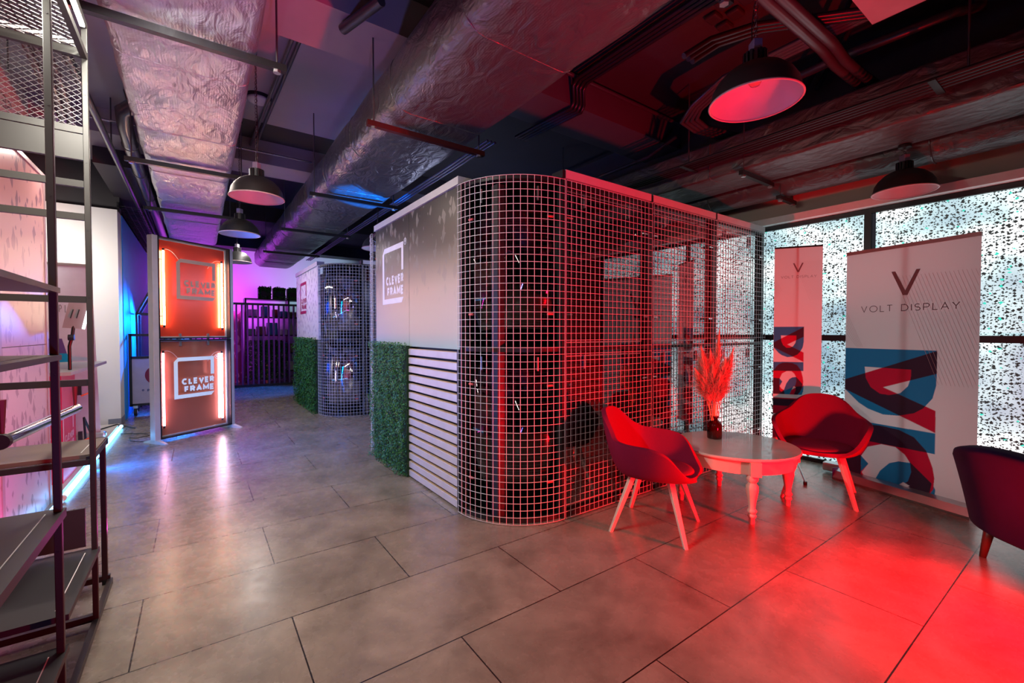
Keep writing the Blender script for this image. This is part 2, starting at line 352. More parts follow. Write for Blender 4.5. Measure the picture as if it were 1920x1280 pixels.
def tag(o, label=None, cat=None, group=None, kind=None):
    if label: o['label'] = label
    if cat: o['category'] = cat
    if group: o['group'] = group
    if kind: o['kind'] = kind
    return o
def thing(name, label, cat, loc=(0, 0, 0), rz=0, group=None):
    o = bpy.data.objects.new(name, None); COL.objects.link(o); o.location = loc; o.rotation_euler = (0, 0, rz)
    o.empty_display_size = .1
    return tag(o, label, cat, group)
def copy_tree(o, loc=None, rz=None, label=None, parent=None):
    c = o.copy(); COL.objects.link(c)
    if parent is not None: c.parent = parent
    if loc is not None: c.location = loc
    if rz is not None: c.rotation_euler = (0, 0, rz)
    if label: c['label'] = label
    for ch in list(o.children): copy_tree(ch, parent=c)
    return c
def struct(name, mb, m, **k): return tag(mb.build(name, m, **k), kind='structure')

class Pl:
    """a vertical plane: origin o (x,y), direction angle along u, outward normal n; at(u, z, off)"""
    def __init__(s, o, to):
        s.o = Vector((o[0], o[1], 0)); d = Vector((to[0]-o[0], to[1]-o[1], 0)); s.L = d.length; s.t = d.normalized(); s.n = Vector((s.t.y, -s.t.x, 0))
    def at(s, u, z, off=0): return s.o + s.t*u + s.n*off + Vector((0, 0, z))
    def poly(s, mb, pts, off, th=0):
        n = len(pts); mb.add([s.at(u, z, off) for u, z in pts], [tuple(range(n))]); return mb
    def box(s, mb, u0, u1, z0, z1, o0, o1):
        vs = [s.at(u, z, o) for u in (u0, u1) for o in (o1, o0) for z in (z0, z1)]
        return mb.add(vs, [(0, 1, 3, 2), (4, 6, 7, 5), (0, 4, 5, 1), (2, 3, 7, 6), (0, 2, 6, 4), (1, 5, 7, 3)])

def arc(cx, cy, rx, ry, a0, a1, n=10): return [(cx+rx*math.cos(math.radians(a0+(a1-a0)*i/n)), cy+ry*math.sin(math.radians(a0+(a1-a0)*i/n))) for i in range(n+1)]
GL = {  # glyph strokes, cell height 1; (width, [polylines])
 'C': (.8, [arc(.42, .5, .42, .5, 48, 312, 16)]), 'L': (.5, [[(0, 1), (0, 0), (.5, 0)]]),
 'E': (.55, [[(.55, 1), (0, 1), (0, 0), (.55, 0)], [(0, .5), (.5, .5)]]), 'V': (.76, [[(0, 1), (.38, 0), (.76, 1)]]),
 'R': (.62, [[(0, 0), (0, 1), (.32, 1)]+arc(.32, .74, .27, .26, 90, -90, 8)+[(0, .48)], [(.3, .48), (.62, 0)]]),
 'F': (.52, [[(.52, 1), (0, 1), (0, 0)], [(0, .5), (.46, .5)]]), 'A': (.78, [[(0, 0), (.39, 1), (.78, 0)], [(.13, .33), (.65, .33)]]),
 'M': (.84, [[(0, 0), (0, 1), (.42, .3), (.84, 1), (.84, 0)]]), 'O': (1.0, [arc(.5, .5, .5, .5, 0, 360, 26)]),
 'T': (.66, [[(0, 1), (.66, 1)], [(.33, 1), (.33, 0)]]), 'D': (.78, [[(.3, 0), (0, 0), (0, 1), (.3, 1)]+arc(.3, .5, .48, .5, 90, -90, 12)]),
 'I': (.02, [[(.01, 0), (.01, 1)]]), 'S': (.6, [arc(.3, .75, .28, .25, 40, 270, 10)+arc(.3, .25, .3, .25, 90, -140, 12)]),
 'P': (.62, [[(0, 0), (0, 1), (.34, 1)]+arc(.34, .72, .28, .28, 90, -90, 8)+[(0, .44)]]), 'Y': (.72, [[(0, 1), (.36, .45), (.72, 1)], [(.36, .45), (.36, 0)]]),
 'N': (.7, [[(0, 0), (0, 1), (.7, 0), (.7, 1)]]), ' ': (.35, []),
 'a': (.5, [arc(.25, .3, .25, .3, 0, 360, 14), [(.5, .6), (.5, 0)]]), 'p': (.5, [arc(.25, .3, .25, .3, 0, 360, 14), [(0, .6), (0, -.3)]]),
 's': (.4, [arc(.2, .45, .18, .15, 40, 270, 8)+arc(.2, .15, .2, .15, 90, -140, 8)]),
}
def stroke(mb, pts, w, put):
    n = len(pts); hw = w/2; L_, R_ = [], []
    closed = n > 3 and abs(pts[0][0]-pts[-1][0]) < 1e-6 and abs(pts[0][1]-pts[-1][1]) < 1e-6
    for i, p in enumerate(pts):
        def nd(a, b):
            dx, dy = b[0]-a[0], b[1]-a[1]; l = math.hypot(dx, dy) or 1; return dx/l, dy/l
        if i == 0: d0 = nd(pts[-2], pts[-1]) if closed else nd(pts[0], pts[1])
        else: d0 = nd(pts[i-1], p)
        if i == n-1: d1 = nd(pts[0], pts[1]) if closed else d0
        else: d1 = nd(p, pts[i+1])
        nx, ny = -(d0[1]+d1[1]), d0[0]+d1[0]; l = math.hypot(nx, ny) or 1; nx /= l; ny /= l
        c = max(.45, nx*(-d0[1])+ny*d0[0]); nx *= hw/c; ny *= hw/c
        L_.append((p[0]+nx, p[1]+ny)); R_.append((p[0]-nx, p[1]-ny))
    vs = [put(*a) for a in L_]+[put(*a) for a in R_]
    mb.add(vs, [(i, n+i, n+i+1, i+1) for i in range(n-1)])
def text(mb, s, put, x0, x1, y0, h, w, gap=.22, mirror=False):
    """strokes of letters between x0..x1, baseline y0, cap height h, stroke w (same units)"""
    hh = h-w; tot = sum(GL[c][0] for c in s)*1.0; ng = len(s)-1
    # natural width: glyph cells (scaled by hh) + stroke + gaps
    k = ((x1-x0) - ng*(gap*h) - len(s)*w) / tot
    x = x0
    for i, c in enumerate(s):
        for j, pl in enumerate(GL[c][1]):
            q = [(x + w/2 + a*k, y0 + w/2 + b*hh) for a, b in pl]
            stroke(mb, q, w, (lambda u, v, j=j: put(x0+x1-u if mirror else u, v, .0002*j)))
        x += GL[c][0]*k + w + gap*h
def square_logo(mb, put, x0, y0, S, reg=True):
    """chamfered square outline, open on its right side, two bold words inside, R in a ring outside"""
    t = .075*S
    P = lambda a, b: (x0+a*S, y0+b*S)
    quads = [
      [P(0, 0), P(.125, 0), P(.125, .9), P(0, .9)][:0],
    ]
    def poly(pts): mb.add([put(u, v, 0) for u, v in pts], [tuple(range(len(pts)))])
    a = .09
    poly([P(0, 0), P(a, a), P(a, 1-a-.02), P(0, .9)])
    poly([P(0, .9), P(a, 1-a-.02), P(a+.02, 1-a), P(.1, 1)])
    poly([P(.1, 1), P(a+.02, 1-a), P(1-a, 1-a), P(1, 1)])
    poly([P(1, 1), P(1-a, 1-a), P(1-a, .54), P(1, .54)])
    poly([P(0, 0), P(.92, 0), P(1, a), P(a, a)])
    text(mb, 'CLEVER', put, x0+.18*S, x0+1.0*S, y0+.33*S, .155*S, .043*S, gap=.13)
    text(mb, 'FRAME', put, x0+.24*S, x0+1.0*S, y0+.135*S, .155*S, .043*S, gap=.13)
    if reg:
        c = P(1.075, .985)
        stroke(mb, arc(c[0], c[1], .05*S, .05*S, 0, 360, 20), .012*S, lambda u, v: put(u, v, 0))
        text(mb, 'R', put, c[0]-.02*S, c[0]+.026*S, c[1]-.027*S, .055*S, .012*S)

# ------------------------------------------------------------------ structure
struct('floor', MB().box(-4.5, 6.2, -6, 13.6, -.1, 0), FLOOR)
struct('ceiling', MB().box(-4.5, 6.2, -6, 13.6, 3.9, 4.1), CEIL)
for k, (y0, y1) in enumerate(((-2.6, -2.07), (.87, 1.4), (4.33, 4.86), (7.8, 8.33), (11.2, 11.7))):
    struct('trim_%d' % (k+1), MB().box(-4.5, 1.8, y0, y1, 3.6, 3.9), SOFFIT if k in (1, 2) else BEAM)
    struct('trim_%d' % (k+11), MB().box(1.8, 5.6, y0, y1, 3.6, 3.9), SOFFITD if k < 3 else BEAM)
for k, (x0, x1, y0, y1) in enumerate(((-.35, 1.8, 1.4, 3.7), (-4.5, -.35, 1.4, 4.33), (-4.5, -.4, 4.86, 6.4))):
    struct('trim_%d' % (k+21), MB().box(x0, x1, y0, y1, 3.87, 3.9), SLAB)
struct('trim_6', MB().box(5.05, 5.6, -6, 13, 3.4, 3.9), BEAM)
struct('trim_7', MB().box(-.75, -.4, 4.86, 13, 3.4, 3.9), BEAM)
struct('wall_back', MB().box(-4.5, 6.2, 13, 13.3, 0, 3.9), WHITEWALL)
struct('wall_front', MB().box(-4.5, 6.2, -6, -5.8, 0, 3.9), DKWALL)
struct('wall_left', MB().box(-4.5, -4.3, -5.8, 13, 0, 3.9), DKWALL)
struct('wall_corner', MB().box(-4.3, -.7, 6.35, 6.75, 0, 3.18), WHITEWALL)
struct('wall_niche', MB().box(-1.1, -.69, 6.75, 13, 0, 3.18), BLUEWALL)
struct('wall_upper_left', MB().box(-4.3, -.69, 6.5, 6.7, 3.18, 3.9), BEAM)
struct('trim_8', MB().box(-.84, -.695, 6.33, 6.78, 0, .1), mat('grey skirting', (.25, .27, .33), .5))
# right wall with windows
struct('wall_right', MB().box(5.62, 5.9, -6, 13, 2.62, 3.9).box(5.62, 5.9, -6, -4.9, 0, 2.62).box(5.62, 5.9, 4.2, 13, 0, 2.62).box(5.62, 5.9, -4.9, 4.2, 0, .02), BEIGE)
struct('sill', MB().box(5.47, 5.62, -6, 5, 2.58, 2.655), mat('pale ledge', (.85, .9, .88), .5), bevel=.004)
DKFRAME = mat('dark window frame', (.022, .024, .026), .4)
ys = [-2.38, -.87, 1.15, 3.17]
lb = MB().box(5.6, 5.62, -5.8, -2.385, 0, 2.575)
for k in range(18): lb.box(5.56, 5.6, -5.8, -2.385, .01+k*.142, .01+k*.142+.128)
struct('wall_right_boards', lb, mat('dark board cladding', (.14, .1, .1), .55))
for i in range(3):
    y0, y1 = ys[i], ys[i+1]
    wn = thing('window_%d' % (i+1), None, None, (5.58, y0, 0)); tag(wn, kind='structure')
    tag(MB().box(5.592, 5.6, y0+.03, y1-.03, 0, 2.55).build('pane', WINDOW, wn), kind='structure')
    fr = MB().box(5.56, 5.6, y0-.0, y0+.055, 0, 2.575).box(5.565, 5.6, y0+.055, y1, 1.29, 1.35).box(5.56, 5.6, y0+.055, y1, 2.53, 2.575).box(5.56, 5.6, y0+.055, y1, 0, .04)
    tag(fr.build('window_frame', DKFRAME, wn), kind='structure')

# ------------------------------------------------------------------ near booth
MESHP = .05
def wire_grid(mb, put, u0, u1, z0, z1, r=.0015, nu=None):
    nu = nu or max(1, round((u1-u0)/MESHP)); nz = max(1, round((z1-z0)/MESHP))
    for i in range(nu+1):
        u = u0+(u1-u0)*i/nu; mb.bar(put(u, z0, .0), put(u, z1, .0), r*2)
    for j in range(nz+1):
        z = z0+(z1-z0)*j/nz; mb.bar(put(u0, z, .004), put(u1, z, .004), r*2)
def mesh_module(booth, pl, u0, u1, H=2.5, mir=MIRROR, capm=WHITEMET, seam=1.25, wire=WIRE):
    fr = MB()
    for u in (u0+.02, u1-.02): pl.box(fr, u-.02, u+.02, 0, H, -.06, -.0)
    pl.box(fr, u0+.04, u1-.04, H-.03, H, -.06, 0); pl.box(fr, u0+.04, u1-.04, 0, .03, -.06, 0); pl.box(fr, u0+.04, u1-.04, seam-.012, seam+.012, -.06, 0)
    split_build(fr, 'module_frame', BLKMET, booth)
    for z0, z1 in ((.03, seam-.012), (seam+.012, H-.03)):
        p = pl.box(MB(), u0+.04, u1-.04, z0, z1, -.045, -.04).build('mirror_panel', mir, booth)
        e = MB(); b = .07
        for a0, a1, c0, c1 in ((u0+b, u1-b, z0+.035, z0+.045), (u0+b, u1-b, z1-.045, z1-.035), (u0+b-.01, u0+b, z0+.035, z1-.035), (u1-b, u1-b+.01, z0+.035, z1-.035)):
            pl.box(e, a0, a1, c0, c1, -.0395, -.035)
        split_build(e, 'panel_trim', ALU, p)
        c = MB()
        for u in (u0+.25, u1-.25): pl.box(c, u-.006, u+.006, z1-.14, z1-.04, -.035, -.02)
        split_build(c, 'panel_clip', ALU, p)
        pn = MB()
        for z in (z0+.25, z1-.25):
            for u, s in ((u0+.04, 1), (u1-.04, -1)): pn.tube([pl.at(u, z, .0), pl.at(u+s*.06, z, .0)], .008, 8)
        split_build(pn, 'standoff_pin', CHROME, p)
    g = MB(); wire_grid(g, lambda u, z, o: pl.at(u, z, .03+o), u0+.012, u1-.012, .01, H-.02); g.build('wire_mesh', wire, booth)
    c = MB(); pl.box(c, u0+.015, u1-.015, H, H+.06, -.1, .02); c.build('top_rail', capm, booth)
    c = MB(); pl.box(c, u0-.015, u0+.015, H, H+.055, -.1, .018); c.build('rail_joint', BLKMET, booth)
def curved_corner(booth, cx, cy, R, a0, a1, H=2.5, mir=MIRRORC, wire=WIRE, seam=1.25, n=24):
    def at(u, z, o=0):  # u = angle in degrees
        t = math.radians(u); return Vector((cx+(R+o)*math.cos(t), cy+(R+o)*math.sin(t), z))
    for z0, z1 in ((.03, seam-.012), (seam+.012, H-.03)):
        m = MB()
        for i in range(n+1):
            a = a0+(a1-a0)*i/n; m.v += [tuple(at(a, z0, -.06)), tuple(at(a, z1, -.06))]
        m.f = [(2*i, 2*i+2, 2*i+3, 2*i+1) for i in range(n)]
        p = m.build('curved_panel', mir, booth, smooth=True)
        md = p.modifiers.new('solid', 'SOLIDIFY'); md.thickness = .004; md.offset = 0
        pn = MB()
        for zz in (z0+.25, z1-.25):
            for a in (a0+7, a1-7):
                d = 1 if a < (a0+a1)/2 else -1
                pn.tube([at(a, zz, -.03), at(a+d*5, zz, -.03)], .009, 8)
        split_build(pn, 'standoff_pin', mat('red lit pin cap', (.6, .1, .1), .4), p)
        c = MB()
        for a in (a0+20, a1-20): c.bar(at(a, z1-.14, -.045), at(a, z1-.04, -.045), .012, .01)
        split_build(c, 'panel_clip', ALU, p)
    for z in (.015, seam, H-.015):
        fr = MB(); pts = [at(a0+(a1-a0)*i/n, z, -.04) for i in range(n+1)]
        for i in range(n): fr.bar(pts[i], pts[i+1], .05, .03)
        fr.build('curved_rail', BLKMET, booth)
    g = MB(); na = round(math.radians(a1-a0)*(R+.03)/MESHP)
    for i in range(na+1):
        a = a0+(a1-a0)*i/na; g.bar(at(a, .01, .03), at(a, H-.02, .03), .003)
    nz = round((H-.03)/MESHP)
    for j in range(nz+1):
        z = .01+(H-.03)*j/nz; pts = [at(a0+(a1-a0)*i/n, z, .034) for i in range(n+1)]
        for i in range(n): g.bar(pts[i], pts[i+1], .003)
    g.build('wire_mesh', wire, booth)
    tp = MB()
    for i in range(n):
        q = [at(a0+(a1-a0)*k/n, H-.005, o) for k in (i, i+1) for o in (-.1, 0)]
        tp.add([q[0], q[1], q[3], q[2]], [(0, 1, 2, 3)])
    tp.build('top_ring', mat('plum edge trim', (.3, .08, .14), .5), booth)

def leaves(mb, pl, u0, u1, z0, z1, n, size, depth=.05, back=0):
    for _ in range(n):
        u = random.uniform(u0, u1); z = random.uniform(z0, z1); o = random.uniform(0, depth)
        e = .012*math.sin(u*23+z*9)+.008*math.sin(z*31)
        p = pl.at(u, z, back+o+e)
        s = size*random.uniform(.6, 1.25); a = random.uniform(0, 2*PI)
        d = (pl.t*math.cos(a)+Vector((0, 0, 1))*math.sin(a)+pl.n*random.uniform(-.1, .9)).normalized()
        sd = d.cross(pl.n+Vector((random.uniform(-.5, .5), random.uniform(-.5, .5), random.uniform(-.5, .5)))).normalized()
        mb.add([p-d*s*.5, p+sd*s*.3, p+d*s*.5, p-sd*s*.3], [(0, 1, 2, 3)])

bx = 1.879
booth = thing('exhibition_booth', 'large modular booth with white wire mesh over dark mirror panels, rounded corner and slatted side', 'exhibition booth', (bx, .08, 0))
front = Pl((2.42, .08), (5.47, .08)); left = Pl((bx, 3.2), (bx, .62))   # left.n must point to -X
assert left.n.x < 0 and front.n.y < 0
for i in range(3): mesh_module(booth, front, i*1.017, (i+1)*1.017, mir=(MIRROR, MIRROR2, MIRROR3)[i])
curved_corner(booth, 2.42, .62, .54, 180, 270)
curved_corner(booth, 2.42, 2.6, .54, 90, 180)
# side wall: left.at(u): u=0 at y=3.2 ; y = 3.2-u
Yu = lambda y: 3.2-y
w0, w1, w2 = Yu(2.58), Yu(1.63), Yu(.62)
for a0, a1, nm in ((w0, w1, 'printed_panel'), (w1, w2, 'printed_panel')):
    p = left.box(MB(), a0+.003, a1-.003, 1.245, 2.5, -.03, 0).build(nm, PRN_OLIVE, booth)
    if a0 == w0:
        lg = MB(); square_logo(lg, lambda u, v, o: left.at(u, v, .002+o), Yu(2.356), 1.672, .59); lg.build('logo', INKWHITE, p)
c = MB(); left.box(c, w0, w2-.01, 2.5, 2.56, -.1, .02); c.build('top_rail', WHITEMET, booth)
c = MB(); left.box(c, w2-.02, w2+.012, 0, 2.5, -.05, .004); left.box(c, w1-.01, w1+.01, 0, 1.24, -.05, -.002); split_build(c, 'module_frame', GREYMET, booth)
sl = MB(); N_SL = 15; H0 = 1.232
for k in range(N_SL):
    z = .015+k*(H0/N_SL); left.box(sl, w1+.004, w2-.05, z, z+.056, -.008, .012)
sl.build('slatted_panel', WHITEMET, booth, bevel=.002)
sb = MB()
for k in range(N_SL):
    z = .015+k*(H0/N_SL); left.box(sb, w1+.02, w2-.05, z+.056, z+.0605, -.02, .008)
sb.build('slat_core_edge', mat('plywood slat edge', (.5, .36, .2), .6), booth)
left.box(MB(), w1+.01, w2-.03, 0, 1.24, -.06, -.05).build('slat_backing', BLACK, booth)
left.box(MB(), w2-.05, w2-.02, 0, 1.245, -.008, .012).build('slat_edge_post', GREYMET, booth)
hd = MB(); left.box(hd, w0, w1, 0, 1.25, -.03, .03); hd = hd.build('hedge_panel', GREEND, booth)
lv = MB(); leaves(lv, left, w0-.01, w1+.005, .0, 1.28, 15000, .02, .06, .025); lv.build('foliage', GREEN, hd)
inner = MB().box(2.0, 5.45, .3, 2.9, .02, 2.44).box(2.45, 5.45, .16, 3.1, .02, 2.44); inner.build('back_panel', BLACK, booth)

# ------------------------------------------------------------------ far booth
fx = 1.905
far = thing('exhibition_booth', 'booth farther back with white speckled side panel, round mesh corner and hedge', 'exhibition booth', (fx, 5.0, 0))
fleft = Pl((fx, 9.0), (fx, 5.55)); ffront = Pl((2.45, 5.0), (5.45, 5.0))
YV = lambda y: 9.0-y
curved_corner(far, 2.45, 5.55, .54, 180, 270, mir=MIRRORF)
for i in range(3): mesh_module(far, ffront, i, i+1, mir=MIRRORF)
a0, a1 = YV(7.6), YV(5.6)
for b0, b1 in ((a0, (a0+a1)/2), ((a0+a1)/2, a1)):
    p = fleft.box(MB(), b0+.002, b1-.002, 1.24, 2.5, -.03, 0).build('printed_panel', PRN_WHITE, far)
    if b0 == a0:
        lg = MB(); square_logo(lg, lambda u, v, o: fleft.at(u, v, .003+o), YV(7.2), 1.73, .6, False); lg.build('logo', INKRED, p)
c = MB(); fleft.box(c, a0, a1, 2.5, 2.57, -.1, .02); c.build('top_rail', WHITEMET, far)
hf = fleft.box(MB(), YV(7.45), a1+.0, 0, 1.25, -.03, .03).build('hedge_panel', GREEND, far)
lv = MB(); leaves(lv, fleft, YV(7.48), a1+.01, 0, 1.28, 9000, .034, .08, .03); lv.build('foliage', GREEN, hf)
MB().box(2.1, 5.4, 5.2, 7.6, .02, 2.44).build('back_panel', BLACK, far)

# ------------------------------------------------------------------ neon sign stand
sp = Pl((-.206, 4.623), (.633, 5.225))
sg = thing('light_sign', 'tall free-standing double sign, red acrylic above copper acrylic, lit by glowing tubes', 'illuminated sign', (-.206, 4.623, 0))
for u0, u1 in ((-.02, .045), (1.0, 1.045)): sp.box(MB(), u0, u1, .04, 2.57, -.045, .045).build('post', WHITEMET, sg, bevel=.004)
for z0, z1 in ((.045, 1.285), (1.295, 2.565)):
    f = MB()
    for u in (.045, .985): sp.box(f, u, u+.015, z0, z1, -.045, .045)
    sp.box(f, .06, .985, z0, z0+.015, -.045, .045); sp.box(f, .06, .985, z1-.015, z1, -.045, .045); split_build(f, 'black_frame', BLKMET, sg)
    f = MB()
    for u in (.06, .965): sp.box(f, u, u+.02, z0+.015, z1-.015, -.03, -.02)
    sp.box(f, .08, .965, z0+.015, z0+.03, -.03, -.02); sp.box(f, .08, .965, z1-.03, z1-.015, -.03, -.02); split_build(f, 'inner_trim', WHITEMET, sg)
def sign_panel(z0, z1, m, logo, ink, tubes):
    p = sp.box(MB(), .06, .985, z0, z1, -.034, -.03).build('acrylic_panel', m, sg)
    lg = MB(); square_logo(lg, lambda u, v, o: sp.at(u, v, .04+o), *logo); lg.build('logo', ink, p)
    gl = sp.box(MB(), .07, .975, z0+.02, z1-.02, .034, .038)
    gl.build('front_glass', GLASS, p)
    for u, a, b, em in tubes:
        t = MB().tube([sp.at(u, a+.02, .0), sp.at(u, b-.02, .0)], .011, 10).build('neon_tube', em, sg, smooth=True)
        e = MB()
        for zz in (a, b-.03): e.tube([sp.at(u, zz, 0), sp.at(u, zz+.03, 0)], .012, 10)
        split_build(e, 'tube_cap', BLKMET, t)
        s = MB(); d = -.06 if u < .5 else .06
        for zz in (a+(b-a)*.14, a+(b-a)*.86): s.tube([sp.at(u+d*1.0, zz, -.02), sp.at(u, zz, 0)], .005, 6)
        split_build(s, 'tube_holder', CHROME, t)
        wv = [sp.at(u+(.2*k/8 if u < .5 else -.2*k/8), b-.01+.05*math.sin(k/8*PI)-.12*k/8, -.01) for k in range(9)]
        MB().tube(wv, .002, 6).build('tube_wire', WHITE, t)
GLASS = bpy.data.materials.new('thin clear glass'); GLASS.use_nodes = True
def _glass():
    N, L = nt(GLASS).nodes, nt(GLASS).links; N.remove(N['Principled BSDF'])
    t = N.new('ShaderNodeBsdfTransparent'); g = N.new('ShaderNodeBsdfGlossy'); g.inputs['Roughness'].default_value = .3
    x = N.new('ShaderNodeMixShader'); x.inputs[0].default_value = .025
    L.new(t.outputs[0], x.inputs[1]); L.new(g.outputs[0], x.inputs[2]); L.new(x.outputs[0], N['Material Output'].inputs[0])
_glass()
sign_panel(1.31, 2.55, REDACR, (.262, 1.805, .52), INKBEIGE, [(.135, 1.44, 2.43, E_WARM), (.905, 1.41, 2.38, E_WARM)])
sign_panel(.06, 1.27, COPACR, (.214, .52, .53), mat('glowing white print', (.8, .95, 1), .5, emit=(.75, .95, 1), es=.25), [(.115, .17, 1.145, E_PINK), (.89, .13, 1.11, E_PINKB)])
for u in (.012, 1.022):
    fo = MB()
    pr = [(-.19, 0), (-.17, 0), (.19, 0), (.17, 0)]
    a = sp.at(u-.03, 0, -.21); 
    vs = []
    for o, h in ((-.2, .012), (-.03, .05), (.03, .05), (.2, .012)):
        for du in (-.028, .028): vs += [sp.at(u+du*(1 if abs(o) < .1 else .55), .0, o), sp.at(u+du*(1 if abs(o) < .1 else .55), h, o)]
    fs = []
    for i in range(3):
        b = i*4; fs += [(b, b+4, b+5, b+1), (b+2, b+3, b+7, b+6), (b+1, b+5, b+7, b+3), (b, b+2, b+6, b+4)]
    fs += [(0, 1, 3, 2), (12, 14, 15, 13)]
    fo.add(vs, fs); fo.build('foot', WHITEMET, sg)
for s in (.33, .7):
    m = MB(); sp.box(m, s-.012, s+.012, 1.2, 1.36, -.02, .0); m.build('joining_bracket', ALU, sg)
cb = [(-.38+.02*math.sin(k), 5.0-.05*k+.05*math.sin(k*1.3), .006) for k in range(9)]
tag(MB().tube([(-.62, 5.55, .006), (-.5, 5.5, .006), (-.33, 5.35, .006), (-.3, 5.2, .006), (-.42, 5.12, .006), (-.5, 5.2, .006), (-.46, 4.95, .006), (-.3, 4.8, .006), (-.22, 4.68, .006)], .004, 6).build('power_cable', RUBBER),
    'thin black cable looping over the floor beside the red and copper sign', 'cable')

# ------------------------------------------------------------------ roll-up banners
def inside(p, poly):
    x, y = p; c = False; n = len(poly)
    for i in range(n):
        x1, y1 = poly[i]; x2, y2 = poly[i-1]
        if (y1 > y) != (y2 > y) and x < (x2-x1)*(y-y1)/(y2-y1)+x1: c = not c
    return c
DD = dict(
 D=[(0.0, 1.233), (0.683, 1.233), (0.684, 1.047), (0.682, 0.957), (0.66, 0.852), (0.601, 0.764), (0.54, 0.714), (0.433, 0.675), (0.319, 0.665), (0.197, 0.698), (0.121, 0.741), (0.0, 0.85)],
 H=[(0.167, 1.07), (0.515, 1.07), (0.514, 1.001), (0.494, 0.93), (0.441, 0.866), (0.362, 0.84), (0.292, 0.843), (0.219, 0.891), (0.178, 0.968)],
 V=[(0.0, 0.94), (0.683, 1.231), (0.683, 1.05), (0.315, 0.902), (0.681, 0.756), (0.682, 0.581), (0.0, 0.85)],
 I=[(0.0, 0.574), (0.682, 0.578), (0.682, 0.413), (0.0, 0.404)],
 S=[(0.0, .40), (0.06, .47), (0.12, 0.525), (0.2, 0.555), (0.297, 0.565), (0.435, 0.557), (0.543, 0.517), (0.627, 0.425), (0.669, 0.302), (0.682, 0.221), (0.676, 0.13), (0.65, 0.08), (0.603, 0.011), (.56, -.03), (0, -.03)],
 K=[(0.482, 0.338), (0.547, 0.28), (0.666, 0.174), (0.652, 0.09), (0.603, 0.011), (0.562, -0.03), (0.0, -0.03), (0.0, 0.27), (.148, .265), (.15, .1), (.3, .02)],
 W=[(0.148, 0.256), (0.203, 0.356), (0.311, 0.405), (0.415, 0.404), (0.482, 0.357), (0.52, 0.298), (0.439, 0.288), (0.372, 0.256), (0.303, 0.17), (0.251, 0.047), (0.195, 0.07), (0.156, 0.113), (0.211, 0.205)],
 B=[(0.251, 0.047), (0.303, 0.17), (0.372, 0.256), (0.439, 0.29), (0.52, 0.298), (0.529, 0.224), (0.507, 0.142), (0.431, 0.066), (0.38, -.03), (.27, -.03)],
 RL=[(0.15, 0.111), (0.195, 0.07), (0.251, 0.047), (0.196, 0.013), (0.151, 0.042)],
 WS=[(0.426, 0.058), (0.45, .1), (0.475, 0.125), (0.52, 0.108), (0.508, 0.094)],
 RS=[(0.371, -0.046), (0.426, 0.058), (0.508, 0.097), (0.521, 0.058), (0.477, -0.03)],
 BL=[(0.148, 0.263), (0.211, 0.205), (0.15, 0.118)],
 BB=[(0.676, .16), (.69, .13), (.68, .03), (.65, -.03), (.56, -.03), (.603, .011), (.652, .09)])
C_W, C_B, C_R, C_D = (.74, .68, .7), (.005, .17, .36), (.5, .005, .035), (.025, .012, .03)
def ink(p):
    if p[1] > 1.24: return C_W
    I_ = lambda k: inside(p, DD[k])
    if p[1] < -.03:
        if p[0] > .684 or p[1] > -.1: return C_W
        return C_R if p[1] > -.12 or (-.4 < p[1] < -.25) or p[1] < -.5 else C_D if p[1] > -.25 else C_W
    for k, c in (('RS', C_R), ('WS', C_W), ('RL', C_R), ('BL', C_B), ('B', C_B), ('W', C_W)):
        if I_(k): return c
    if I_('K'): return C_D
    if I_('S'): return C_D if I_('I') else C_R
    if I_('I') or I_('BB'): return C_B
    v = I_('V'); h = I_('H')
    if I_('D') and not h: return C_D if v else C_B
    if v: return C_R
    return C_W
def banner_fabric(name, pl, W, z0, z1, parent, res, zoff=0, k=1.0, kz=1.0, lean=0.0):
    nu = int(W/res); nz = int((z1-z0)/res); vs = []; cols = []
    for j in range(nz+1):
        z = z0+(z1-z0)*j/nz
        for i in range(nu+1):
            u = W*i/nu; vs.append(pl.at(u, z, -lean*(z-z0)+.002*math.sin(u*7)))
            if (z-zoff)/kz > 1.26: c = C_W
            else:
                c = [0, 0, 0]
                for a in (-.25, .25):
                    for b in (-.25, .25):
                        q = ink(((u+a*res)/k, (z+b*res-zoff)/kz))
                        for t in range(3): c[t] += q[t]/4
            cols += [c[0], c[1], c[2], 1]
    mb = MB(); mb.v = [tuple(v) for v in vs]; r = nu+1
    mb.f = [(j*r+i, j*r+i+1, (j+1)*r+i+1, (j+1)*r+i) for j in range(nz) for i in range(nu)]
    o = mb.build(name, BANNER, parent)
    ca = o.data.color_attributes.new('ink', 'FLOAT_COLOR', 'POINT'); ca.data.foreach_set('color', cols)
    return o
